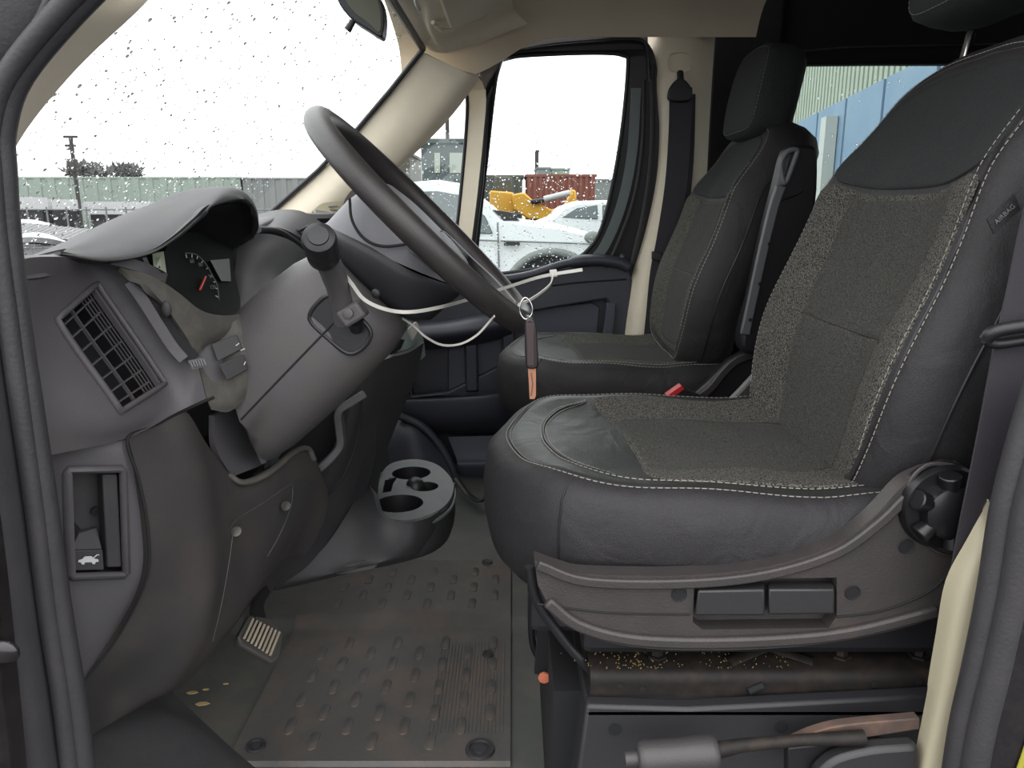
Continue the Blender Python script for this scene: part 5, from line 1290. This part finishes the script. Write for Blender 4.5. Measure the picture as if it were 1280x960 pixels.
# driver seat belt ---------------------------------------------------------------------------
db = thing('seat_belt', "driver's dark seat belt beside the near pillar", 'seat belt', at(1250, 450, .70))
mb = MB(); mb.band(spl([at(*q) for q in [(1330, 180, .72), (1305, 280, .715), (1288, 360, .71), (1272, 430, .705)]], 4), 0.046, 0.0022, V((1, 0.1, 0))); build('webbing', mb, M_BELT, db, smooth=60)
mb = MB(); mb.band(spl([at(*q) for q in [(1272, 425, .705), (1258, 500, .703), (1242, 580, .703), (1225, 660, .705), (1212, 730, .71), (1200, 800, .72)]], 4), 0.046, 0.0022, V((1, 0.1, 0))); build('webbing', mb, M_BELT, db, smooth=60)
mb = MB(); mb.tube(spl([at(*q) for q in [(1233, 424, .69), (1244, 414, .685), (1290, 406, .68), (1330, 402, .68)]], 4), 0.0062, 10)
mb.tube(spl([at(*q) for q in [(1233, 424, .69), (1245, 430, .69), (1290, 424, .69), (1330, 420, .69)]], 4), 0.005, 10); build('tongue', mb, M_BLACK, db, smooth=60)

# mirror, visor -----------------------------------------------------------------------------------
mir = thing('rear_view_mirror', 'black-framed interior mirror hanging at the top of the windscreen', 'mirror', at(450, 15, 1.25))
ml = [(418, -20), (424, 5), (440, 24), (458, 36), (472, 45), (478, 44), (480, 20), (476, 0), (465, -14), (440, -30)]
mb = MB(); mb.prism(spl([at(x, y, 1.26) for x, y in ml], 3, closed=True), DY(.035)); build('mirror_case', mb, M_BLACK, mir, bevel=.006, smooth=40)
mi = [(428, -18), (432, 0), (444, 16), (460, 28), (474, 40), (476, 20), (472, 0), (462, -12), (442, -26)]
mb = MB(); mb.prism(spl([at(x, y, 1.2585) for x, y in mi], 3, closed=True), DY(.003)); build('mirror_glass', mb, M_MIRROR, mir, label='grey mirror glass')
mb = MB(); mb.tube([at(441, 26, 1.27), at(438, 32, 1.27), at(434, 38, 1.27)], [.005, .005, .006], 10); build('mirror_tab', mb, M_BLACK, mir, smooth=60)
mb = MB(); mb.tube([at(455, -10, 1.30), at(440, -60, 1.40)], .009, 10); build('mirror_arm', mb, M_BLACK, mir, smooth=60)
vis = thing('sun_visor', 'beige sun visor folded up against the headliner', 'sun visor', at(590, 20, 1.85))
mb = MB(); mb.hexa([at(*q) for q in [(538, -30, 1.5), (548, 0, 1.72), (562, 38, 1.95), (605, 26, 2.0), (618, 8, 2.0), (640, -30, 1.9)]], [at(*q) + V((0.0, 0.0, 0.025)) for q in [(538, -30, 1.5), (548, 0, 1.72), (562, 38, 1.95), (605, 26, 2.0), (618, 8, 2.0), (640, -30, 1.9)]]); build('visor_board', mb, M_BEIGE, vis, bevel=.008, smooth=40)
mb = MB(); mb.tube([at(517, -10, 1.5), at(521, 6, 1.6), at(524, 12, 1.62)], .004, 8); build('visor_clip', mb, M_TIE, vis, smooth=60)
mb = MB(); mb.tube([at(541, 28, 1.9), at(552, 38, 1.95), at(566, 38, 1.97)], .005, 8); build('visor_pivot', mb, M_BEIGE, vis, smooth=60)
mb = MB(); mb.shell(surf([[(470, -20, 1.62), (520, -20, 1.6), (560, -30, 1.6), (650, -60, 1.7)], [(505, 25, 1.95), (530, 30, 1.98), (550, 40, 2.02), (640, 5, 2.08)], [(530, 60, 2.13), (548, 66, 2.13), (575, 62, 2.13), (660, 30, 2.13)]]), .015)
hdr = struct(build('trim_9', mb, M_BEIGE, None, smooth=70), 'beige header trim above the windscreen')

# floor mat ------------------------------------------------------------------------------------------
fm = thing('floor_mat', 'dusty brown-grey rubber floor mat with raised oval studs', 'floor mat', (-0.22, 1.3, 0.0))
xl, xr_ = onz(287, 944, 0.01).x, onz(638, 952, 0.01).x
y0, y1 = onz(640, 952, 0.012).y, onz(628, 700, 0.035).y
pr = [(y0, 0.002), (y0 + .004, 0.010), (YR - 0.014, 0.010), (YR, 0.016), (YR + .016, 0.032), (YR + .034, 0.037), (y1 - .004, 0.037), (y1, 0.031)]
def matz(y):
    for (a, za), (b, zb) in zip(pr, pr[1:]):
        if a <= y <= b: return za + (zb - za) * (y - a) / (b - a)
    return 0.03
mb = MB(); mb.grid([[V((x - 0.10 * sm((y - 1.0) / .8) * (x - xr_) / (xl - xr_) * 0.0, y, z)) for y, z in pr] for x in frange(xl, xr_, 30)])
mb.grid([[V((x, y, z - 0.008 if z > .003 else z - .001)) for y, z in pr] for x in (xl, xr_)])
for x in (xl, xr_): mb.grid([[V((x, y, z)) for y, z in pr], [V((x, y, z - 0.009)) for y, z in pr]])
mat_o = build('mat_sheet', mb, M_MATRUB, fm, smooth=50)
stud = None
k = 0
for i in range(9):
    for j in range(10):
        x = xr_ - 0.035 - i * 0.048; y = y0 + 0.05 + j * 0.072 + (0.036 if i % 2 else 0)
        if y > y1 - 0.04 or abs(y - YR) < 0.05 or x < xl + .03: continue
        if i == 0 and j == 0: continue
        if stud is None:
            mb = MB(); L2 = []
            for rr, z in [(0.0085, 0.0), (0.0080, 0.0018), (0.0062, 0.0024)]:
                L2.append([V((rr * math.cos(a), rr * math.sin(a) + (0.013 if math.sin(a) > 0 else -0.013), z)) for a in [2 * math.pi * q / 14 + .01 for q in range(14)]])
            mb.grid(L2, closed_v=True); mb.add(L2[-1], [tuple(range(14))])
            me_o = build('tread_stud', mb, M_MATRUB, fm, smooth=40)
            ORG[me_o.name] = V((0, 0, 0)); stud = me_o
            stud_data = me_o.data
            for v in stud_data.vertices: v.co += ORG[fm.name]
            o = me_o
        else:
            o = bpy.data.objects.new('tread_stud', stud_data); COL.objects.link(o); o.parent = fm
        o.location = V((x, y, matz(y) - 0.0002)) - ORG[fm.name]
for x, y, r in [(600, 937, .024), (610, 818, .011), (320, 933, .016)]:
    c = onz(x, y, 0.011); mb = MB()
    mb.lathe(c, (0, 0, 1), [(0, r), (.004, r * .96), (.004, r * .72), (.0015, r * .66), (.0015, r * .5), (.0035, r * .46), (.0035, r * .2)], 24); build('mat_fastener', mb, M_RUBBER, fm, smooth=30)
c = onz(609, 703, 0.038); mb = MB(); mb.lathe(c, (0, 0, 1), [(0, .013), (.003, .012), (.001, .008)], 20); build('mat_fastener', mb, M_RUBBER, fm, smooth=30)
mb = MB()
for i in range(20):
    x = xr_ - 0.012 - i * 0.0065; mb.tube([V((x, y0 + .07, 0.0100)), V((x, YR - .05, 0.0100))], 0.0006, 4)
build('mat_grooves', mb, M_MATRUB, fm, smooth=0)['kind'] = 'stuff'
# brake pedal ----------------------------------------------------------------------------------------------
bp_ = thing('brake_pedal', 'black brake pedal with worn pale ribs above the footwell', 'pedal', at(327, 790, 1.0))
pq = [at(*q) for q in [(312, 768, 1.03), (338, 772, 1.06), (356, 790, 1.05), (350, 822, 1.01), (340, 829, 1.0), (300, 806, .985), (298, 796, .985)]]
pnn = (pq[2] - pq[0]).cross(pq[4] - pq[0]).normalized()
if pnn.dot(CAM - pq[0]) < 0: pnn = -pnn
mb = MB(); mb.prism(pq, pnn * -0.012); build('pedal_pad', mb, M_PEDAL, bp_, bevel=.003, smooth=40)
for k in range(8):
    t = (k + .6) / 8.6
    a = lerp(at(314, 771, 1.03), at(354, 791, 1.05), t) ; b = lerp(at(301, 798, .985), at(341, 824, 1.0), t)
    mb = MB(); mb.tube([lerp(a, b, .06) + pnn * .001, lerp(a, b, .94) + pnn * .001], .0021, 6); build('pedal_rib', mb, M_RIB, bp_, smooth=60)
mb = MB(); mb.band(spl([at(*q) for q in [(325, 790, 1.03), (322, 760, 1.06), (332, 735, 1.10), (345, 700, 1.15)]], 4), .03, .008, V((0, 1, 0))); build('pedal_arm', mb, M_VOID, bp_, smooth=50)
for n_, (x, y, w) in enumerate([(240, 866, .010), (253, 880, .012), (257, 862, .006), (282, 855, .005)]):
    mb = MB(); c = onz(x, y, .008)
    L3 = [c + V((w * a, w * b * .5, .002 * math.sin(3 * a))) for a, b in [(-1, -.2), (-.4, -.9), (.5, -.7), (1.1, .1), (.4, .9), (-.5, .7)]]; L3 = [V((p.x, p.y, c.z)) for p in L3]
    mb.prism(L3, V((0, 0, .0012)))
    tag(build('dry_leaf_bit', mb, M_LEAF, None, smooth=0), ['small tan scrap on the footwell floor, nearest the sill', 'largest tan leaf scrap on the footwell floor', 'thin tan sliver between the leaf scraps', 'tiny tan scrap nearest the rubber mat'][n_], 'leaf scrap', 'leaf scraps in the footwell')
# cloth and wiring scrap by the far sill
mb = MB(); mb.tube(spl([at(*q) for q in [(570, 598, 2.1), (585, 618, 2.05), (600, 626, 2.0), (612, 618, 2.02), (630, 612, 2.1)]], 5), .010, 8, flat=.5); tag(build('wiring_loom', mb, M_BLACK, None, smooth=60), 'short dark cable end lying on the floor behind the cup holder', 'cable')
# ================================================================== outside
GZ = -0.72
mb = MB(); mb.grid([[V((x, y, GZ)) for y in frange(-30, 90, 5)] for x in frange(-90, 60, 5)])
struct(build('ground', mb, M_ASPH, None, smooth=0), 'wet grey asphalt yard')
# cowl grille ahead of the windscreen
cw = thing('cowl_grille', 'wet slatted cowl panel below the windscreen', 'grille', (-1.1, 1.2, 0.6))
mb = MB(); mb.shell(surf([[V((-1.02, y, 0.60)) for y in (0.6, 1.4, 2.3)], [V((-1.25, y, 0.58)) for y in (0.6, 1.4, 2.3)], [V((-1.5, y, 0.50)) for y in (0.6, 1.4, 2.3)]]), .02); build('cowl_panel', mb, M_DASH2, cw)
# pale bonnet corner with slats seen low through the glass
mb = MB(); hd = surf([[(-60, 330, 1.3), (10, 300, 1.4), (60, 298, 1.5), (115, 312, 1.7)], [(-60, 310, 1.7), (10, 288, 1.9), (55, 284, 2.0), (105, 300, 2.2)], [(-60, 300, 2.0), (10, 277, 2.3), (50, 276, 2.4), (100, 294, 2.6)]]); mb.shell(hd, .01); build('bonnet_edge', mb, M_WHITEB, cw, smooth=70)
for k in range(16):
    t = k / 15; mb = MB(); a = at(-20 + t * 110, 300 + t * 6, 1.45 + .2 * t); b = at(18 + t * 100, 284 + t * 9, 1.8 + .2 * t); mb.tube([a + V((0, 0, .004)), b + V((0, 0, .006))], .008, 6); build('cowl_slat', mb, M_BLACK, cw)

def car_side(name, label, prof, glass, Y, depth, m, wheels, extra=None, group=None):
    """car whose near side lies on y = Y; prof is its side outline in metres"""
    xs = [p[0] for p in prof]
    t = thing(name, label, 'car' if 'car' in name else 'truck', ((min(xs) + max(xs)) / 2, Y, GZ), group)
    mb = MB()
    def tuck(z): return 0.14 * sm((z - 0.35) / 0.6)   # tumblehome above the waist
    a = [V((x, Y + tuck(z), z)) for x, z in prof]; b = [V((x, Y + depth - tuck(z), z)) for x, z in prof]
    mb.hexa(a, b); body = build('body', mb, m, t, bevel=.05, smooth=40, seg=3)
    for g in glass:
        mb = MB(); mb.prism([V((x, Y + tuck(z) - .012, z)) for x, z in g], DY(.03)); build('side_window', mb, M_CARGLASS, t, bevel=.01)
    for x, r in wheels:
        mb = MB(); mb.lathe((x, Y - .02, GZ + r), (0, 1, 0), [(0, r * .6), (.01, r * .98), (.05, r), (.22, r)], 28); w = build('wheel', mb, M_TYRE, t, smooth=40)
        mb = MB(); mb.lathe((x, Y - .035, GZ + r), (0, 1, 0), [(0, r * .2), (.01, r * .55), (.03, r * .62)], 20); build('hub_cap', mb, M_DULLM, w, smooth=40)
    return t
def q2(x, y, Y): p = at(x, y, Y); return (p.x, p.z)
Yt = 8.6
pt = [(430, 345), (430, 250), (470, 237), (500, 228), (545, 224), (572, 228), (590, 240), (612, 256), (628, 272), (660, 277), (700, 282), (735, 290), (746, 300), (750, 330), (748, 352)]
prof = [q2(x, y, Yt) for x, y in pt] + [(q2(740, 350, Yt)[0] + .0, GZ + .35)] + [(-3.4, GZ + .35), (-3.4, q2(430, 262, Yt)[1])]
prof = [(-3.6, GZ + .35), (-3.6, q2(430, 275, Yt)[1]), (-2.35, q2(430, 275, Yt)[1])] + [q2(x, y, Yt) for x, y in pt[1:-2]] + [(q2(750, 330, Yt)[0], GZ + .4)]
gl = [[q2(x, y, Yt) for x, y in [(500, 240), (545, 238), (574, 243), (592, 258), (592, 290), (500, 290)]], [q2(x, y, Yt) for x, y in [(597, 262), (606, 270), (616, 292), (597, 292)]]]
truck = car_side('pickup_truck', 'white pickup truck parked right outside the passenger window', prof, gl, Yt, 1.9, M_TRUCKW, [(q2(690, 340, Yt)[0], .48), (-2.9, .48)])
mb = MB(); c_ = V((q2(690, 340, Yt)[0], Yt - .0, GZ + .58)); mb.tube([c_ + V((.53 * math.cos(a), -.02, .53 * math.sin(a))) for a in frange(-.3, math.pi + .3, 22)], .045, 8); build('wheel_arch', mb, M_GREYB, truck, smooth=60)
mb = MB(); mb.lathe(c_ + DY(-.012), (0, 1, 0), [(0, .48), (.01, .48)], 30); build('arch_recess', mb, M_VOID, truck)
mb = MB(); mb.prism([V((*[q2(x, y, Yt - .03)[0]], Yt - .03, q2(x, y, Yt - .03)[1])) for x, y in [(630, 302), (650, 302), (650, 307), (630, 307)]], DY(.03)); build('side_badge', mb, M_BLACK, truck)
mb = MB(); mb.prism([at(x, y, Yt + .2) for x, y in [(600, 250), (624, 270), (640, 275), (622, 277), (612, 272)]], DY(1.2)); build('windscreen', mb, M_CARGLASS, truck, bevel=.01)
for pts in ([(593, 262), (593, 345)], [(622, 278), (624, 345)], [(593, 300), (745, 305)], [(500, 296), (593, 299)]):
    mb = MB(); mb.tube([at(x, y, Yt - .004) for x, y in pts], .010, 6); build('body_joint', mb, M_GREYB, truck)
mb = MB(); mb.ball(at(741, 297, Yt + .05), .10, 12, 8, (1, .6, .7)); build('headlamp', mb, M_GREYB, truck, smooth=80)
mb = MB(); mb.prism([at(x, y, Yt + .1) for x, y in [(616, 262), (630, 264), (652, 268), (648, 275), (630, 276)]], DY(.3)); build('wiper_cowl', mb, M_BLACK, truck, smooth=0)
Yc2 = 11.5
prof = [q2(x, y, Yc2) for x, y in [(640, 330), (640, 290), (690, 272), (705, 258), (725, 251), (760, 250), (800, 252), (830, 268), (870, 278), (878, 300)]] + [(q2(878, 300, Yc2)[0], GZ + .3), (q2(640, 300, Yc2)[0], GZ + .3)]
gl = [[q2(x, y, Yc2) for x, y in [(703, 272), (722, 260), (748, 256), (748, 274)]], [q2(x, y, Yc2) for x, y in [(754, 256), (790, 257), (812, 274), (754, 275)]]]
car_side('white_car', 'white saloon car behind the pickup, cut off by the window edge', prof, gl, Yc2, 1.8, M_TRUCKW, [(q2(700, 300, Yc2)[0], .33), (q2(840, 300, Yc2)[0], .33)])
# wheel loader with raised arm
YL = 19
ld = thing('wheel_loader', 'yellow loader with its arm and bucket in front of the red container', 'loader', at(665, 290, YL))
ld.location.z = GZ; ORG[ld.name] = V(ld.location)
def sl_(pts, Y, t, name, m, par, bev=.04, **k):
    mb = MB(); mb.prism([at(x, y, Y) for x, y in pts], DY(t)); return build(name, mb, m, par, bevel=bev, smooth=30, **k)
sl_([(612, 238), (640, 240), (648, 250), (642, 272), (622, 276), (612, 262)], YL, 1.4, 'body', M_YEL, ld)
sl_([(640, 243), (655, 240), (668, 252), (690, 262), (705, 258), (712, 245), (714, 236), (720, 238), (721, 252), (712, 268), (695, 276), (660, 274), (642, 262)], YL - .3, .5, 'boom', M_YEL, ld)
sl_([(662, 250), (680, 247), (684, 252), (666, 256)], YL - .4, .3, 'hydraulic_block', M_BLACK, ld)
mb = MB(); mb.tube([at(680, 249, YL - .5), at(712, 241, YL - .5)], .07, 8); build('hydraulic_ram', mb, M_WHITEB, ld, smooth=60)
sl_([(618, 220), (640, 221), (640, 240), (616, 240)], YL + .3, 1.2, 'cab', M_CONT2, ld)
for x in (625, 672):
    mb = MB(); c = at(x, 280, YL); mb.lathe((c.x, YL - .1, GZ + .7), (0, 1, 0), [(0, .5), (.03, .7), (.5, .7)], 20); build('wheel', mb, M_TYRE, ld)
# containers
def boxpx(name, x0_, x1_, ytop, Y, depth, m, label, cat, ribs=0, group=None, zb=None, bev=0.02):
    a, b = at(x0_, ytop, Y), at(x1_, ytop, Y); zb = GZ if zb is None else zb
    t = thing(name, label, cat, ((a.x + b.x) / 2, Y, GZ), group)
    mb = MB(); mb.box(((a.x + b.x) / 2, Y + depth / 2, (a.z + zb) / 2), (b.x - a.x, depth, a.z - zb)); w = build('wall_panel', mb, m, t, smooth=0)
    mb = MB(); mb.box(((a.x + b.x) / 2, Y + depth / 2, a.z + .04), (b.x - a.x + .1, depth + .1, .08)); build('roof_edge', mb, m, t, smooth=0)
    for k in range(ribs):
        x = a.x + (b.x - a.x) * (k + .5) / ribs
        mb = MB(); mb.box((x, Y - .02, (a.z + zb) / 2), ((b.x - a.x) / ribs * .5, .04, a.z - zb)); build('rib', mb, m, t, smooth=0)
    return t
rc_ = boxpx('shipping_container', 658, 744, 221, 26, 2.4, M_CONT, 'rust-red shipping container beyond the yellow loader', 'container', 12)
boxpx('shipping_container', 592, 653, 222, 26, 2.4, M_CONT2, 'dark shipping container left of the red one', 'container', 8)
boxpx('shed', 744, 800, 226, 34, 4, M_GREYB, 'pale grey shed at the right end of the red container', 'building')
boxpx('roof_unit', 672, 688, 211, 40, 3, M_GREYB, 'small grey box structure above the red container roof', 'building', bev=0)
boxpx('roof_unit', 690, 712, 212, 42, 3, M_GREENB, 'pale green box structure beside the grey rooftop box', 'building')
cb = boxpx('portable_cabin', 526, 590, 179, 15, 2.5, mat('cabin_slate', (70, 80, 80), .7), 'slate grey portable cabin above the pickup roof', 'cabin')
for x0_, x1_ in ((543, 550), (562, 584)):
    sl_([(x0_, 191), (x1_, 191), (x1_, 216), (x0_, 216)], 14.96, .05, 'window', M_PALEG, cb, bev=0)
mb = MB(); mb.ball(at(524, 182, 14.9), .06, 10, 6); mb.tube([at(524, 182, 14.9), at(528, 181, 15)], .02, 6); build('wall_lamp', mb, M_BLACK, cb)
boxpx('low_building', 486, 512, 194, 24, 3, M_CONT2, 'dark low building left of the slate cabin', 'building')
def pole(x, y0_, y1_, Y, label, arms=()):
    t = thing('utility_pole', label, 'pole', (at(x, y0_, Y).x, Y, GZ))
    p1 = at(x, y0_, Y); mb = MB(); mb.tube([V((p1.x, Y, GZ)), p1], .075 * Y / 30, 8); build('mast', mb, M_POLE, t, smooth=60)
    for yy, w in arms:
        c = at(x, yy, Y); mb = MB(); mb.box(c, (w * Y / 950, .12, .12)); build('crossarm', mb, M_POLE, t, smooth=0)
    return t
up = pole(88, 170, 222, 40, 'tall utility pole with cross arms seen through the windscreen', [(171, 16), (182, 12), (186, 8)])
mb = MB(); mb.lathe(at(90, 199, 39.6), (0, 0, -1), [(0, .25), (.4, .3), (.6, .25)], 10); build('transformer', mb, M_POLE, up)
pole(671, 188, 222, 45, 'short utility pole above the red container', [(189, 6), (213, 7)])
pole(559, 149, 180, 20, 'thin dark mast above the slate cabin')
# green building along the windscreen view
gb = boxpx('warehouse', -120, 300, 223, 42, 12, M_GREENB, 'long pale green warehouse seen through the windscreen', 'building', 24)
boxpx('warehouse', 303, 420, 224, 42, 12, M_GREYB, 'grey speckled warehouse right of the green one', 'building', 8)
for n_, (x0_, x1_, yt, yb, lab) in enumerate([(-30, 24, 246, 262, 'white trailer at the left edge of the windscreen'), (36, 66, 249, 262, 'small white box trailer below the utility pole'), (104, 180, 252, 268, 'long white trailer in front of the green warehouse'), (68, 79, 254, 264, 'pale yellowish van between the white trailers')]):
    a, b = at(x0_, yt, 31.5 + 2.4 * n_), at(x1_, yb, 31.5 + 2.4 * n_)
    t = thing('trailer', lab, 'trailer', ((a.x + b.x) / 2, 31.5 + 2.4 * n_, GZ), 'parked trailers')
    mb = MB(); mb.box(((a.x + b.x) / 2, 32.5 + 2.4 * n_, (a.z + b.z) / 2), (b.x - a.x, 2, a.z - b.z)); build('trailer_body', mb, M_WHITEB, t, smooth=0)
    for x in (a.x + .6, b.x - .6):
        mb = MB(); mb.lathe((x, 31.5 + 2.4 * n_, GZ + .5), (0, 1, 0), [(0, .3), (.05, .5), (.3, .5)], 12); build('wheel', mb, M_TYRE, t)
    mb = MB(); mb.box(((a.x + b.x) / 2, 32.5 + 2.4 * n_, (b.z + GZ + .5) / 2 ), (b.x - a.x - .3, 1.6, max(.1, b.z - GZ - .5))); build('chassis', mb, M_BLACK, t, smooth=0)
fn = thing('yard_fence', 'grey yard fence in front of the warehouses', 'fence', (-14, 30, GZ))
za, zb_ = at(100, 262, 30).z, GZ
for z in (za, (za + zb_) / 2, zb_ + .1):
    mb = MB(); mb.tube([V((-24, 30, z)), V((-8, 30, z))], .03, 6); build('rail', mb, M_FENCE, fn)
for k in range(22):
    x = -24 + k * 16 / 21; mb = MB(); mb.tube([V((x, 30, GZ)), V((x, 30, za + .1))], .04, 6); build('post', mb, M_FENCE, fn)
def tree(x, y, Y, w, h_, lab):
    c = at(x, y, Y); s_ = Y / 950
    t = thing('bare_tree', lab, 'tree', (c.x, Y, GZ))
    mb = MB(); mb.tube([V((c.x, Y, GZ)), c], [.3, .15], 8); build('trunk', mb, M_TREE, t)
    mb = MB(); rnd = random.Random(int(x))
    for i in range(300):
        a = rnd.uniform(0, math.pi); r = rnd.random() ** .5
        p = c + V((w * s_ * r * math.cos(a), rnd.uniform(-1, 1), h_ * s_ * r * math.sin(a)))
        q = p + V((rnd.uniform(-1, 1), rnd.uniform(-1, 1), rnd.uniform(.2, 1))) * 0.6
        mb.tube([p, q], .06, 3)
    build('twigs', mb, M_TREE, t, smooth=0)['kind'] = 'stuff'
tree(110, 222, 60, 22, 14, 'low bare tree just right of the utility pole')
tree(158, 222, 66, 16, 12, 'second bare tree over the green warehouse roof')
# building beside the van seen through the cargo window
A_, B_ = V((4.35, 12.8, 0)), V((3.2, 5.0, 0))
wd = (B_ - A_).normalized();  Lw = (B_ - A_).length; wn_ = V((wd.y, -wd.x, 0))
bw = thing('neighbour_building', 'pale green clad building with blue lower wall beyond the cargo window', 'building', ((A_ + B_) / 2).to_tuple()[:2] + (GZ,))
mb = MB()
def wq(u, z, d=0): return A_ + wd * u + wn_ * d + V((0, 0, z))
mb.hexa([wq(0, GZ), wq(Lw, GZ), wq(Lw, 8), wq(0, 8)], [wq(0, GZ, -.5), wq(Lw, GZ, -.5), wq(Lw, 8, -.5), wq(0, 8, -.5)]); build('cladding_wall', mb, M_PALEG, bw, smooth=0)
zb2 = 2.06
for k in range(6):
    u0 = k * Lw / 6; u1 = (k + 1) * Lw / 6 - .08
    mb = MB(); mb.hexa([wq(u0, GZ + .3, .06), wq(u1, GZ + .3, .06), wq(u1, zb2, .06), wq(u0, zb2, .06)], [wq(u0, GZ + .3, .01), wq(u1, GZ + .3, .01), wq(u1, zb2, .01), wq(u0, zb2, .01)]); build('blue_panel', mb, M_BLUEB, bw, smooth=0)
for k in range(48):
    u0 = k * Lw / 48; mb = MB(); mb.hexa([wq(u0, zb2, .04), wq(u0 + .1, zb2, .04), wq(u0 + .1, 8, .04), wq(u0, 8, .04)], [wq(u0, zb2, .0), wq(u0 + .1, zb2, .0), wq(u0 + .1, 8, .0), wq(u0, 8, .0)]); build('cladding_rib', mb, M_PALEG, bw, smooth=0)
mb = MB(); mb.hexa([wq(3.4, GZ, .2), wq(3.65, GZ, .2), wq(3.65, 1.9, .2), wq(3.4, 1.9, .2)], [wq(3.4, GZ, .07), wq(3.65, GZ, .07), wq(3.65, 1.9, .07), wq(3.4, 1.9, .07)]); build('white_post', mb, M_WHITEB, bw, smooth=0)
for k in range(3):
    u0 = Lw * (.36 + .12 * k); mb = MB(); mb.hexa([wq(u0, GZ, .1), wq(u0 + .5, GZ, .1), wq(u0 + .5, 1.2, .1), wq(u0, 1.2, .1)], [wq(u0, GZ, .02), wq(u0 + .5, GZ, .02), wq(u0 + .5, 1.2, .02), wq(u0, 1.2, .02)]); build('door_leaf', mb, mat('tan_door', (130, 124, 100), .7), bw, smooth=0)

# raindrops on the glass: tiny domes on the outer faces ------------------------------------
def drops(name, label, fn, n, rmin, rmax, nrm, seed, parent=None, m=None):
    rnd = random.Random(seed); mb = MB()
    for i in range(n):
        p, nn = fn(rnd); r = rmin * (rmax / rmin) ** (rnd.random() ** 2.2)
        a, b, c = basis(nn)
        ky = rnd.uniform(.8, 1.5)
        rings = [[p + a * (r * f * math.cos(t)) + b * (r * f * ky * math.sin(t)) + c * (r * h_) for t in [2 * math.pi * k / 7 for k in range(7)]] for f, h_ in [(1, 0), (.95, .3), (.78, .58), (.45, .8)]]
        mb.grid(rings, closed_v=True); mb.add(rings[-1], [tuple(range(7))]); mb.add(rings[0], [tuple(range(7))[::-1]])
    o = build('raindrops', mb, m or M_DROP, parent, smooth=80); o['kind'] = 'stuff'; o['label'] = label; return o
def f_ws(r):
    s_ = r.random() ** 1.9; y = 0.72 + 1.5 * r.random()
    p = WS(s_, y); q = (WS(min(1, s_ + .01), y) - WS(s_ - .01, y)).cross(WS(s_, y + .01) - WS(s_, y - .01)).normalized()
    if q.x > 0: q = -q
    return p + q * .0006, q
drops('windscreen_raindrops', 'raindrops scattered over the windscreen', f_ws, 9000, .0006, .0030, None, 3, wsn)
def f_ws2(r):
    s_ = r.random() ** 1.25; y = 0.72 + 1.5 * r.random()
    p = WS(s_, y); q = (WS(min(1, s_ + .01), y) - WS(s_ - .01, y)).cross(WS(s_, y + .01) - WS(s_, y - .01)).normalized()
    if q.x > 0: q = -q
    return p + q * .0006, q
drops('windscreen_raindrops', 'windscreen raindrops tinted dark in place of refraction shade', f_ws2, 4200, .0009, .0032, None, 8, wsn, M_DROPD)
def f_dw(r):
    y_ = 70 + 275 * r.random() ** .55; x_ = r.uniform(590, 800); p = at(x_, y_, Yd(y_) + .0165); return p, V((0, 1, .18)).normalized()
drops('door_glass_raindrops', 'raindrops on the passenger door glass', f_dw, 1700, .0010, .0034, None, 4, door)
def f_qw(r):
    y_ = 110 + 215 * r.random() ** .6; x_ = r.uniform(480, 588); return at(x_, y_, 2.2795), V((0, 1, .1)).normalized()
drops('quarter_glass_raindrops', 'raindrops on the quarter window', f_qw, 500, .0011, .003, None, 5, qf)
def f_cw(r): return V((r.uniform(.72, 1.9), YW + .033, r.uniform(wb_, wt_))), V((0, 1, 0))
drops('cargo_glass_raindrops', 'raindrops on the cargo side glass', f_cw, 420, .0012, .0035, None, 6, wr_)
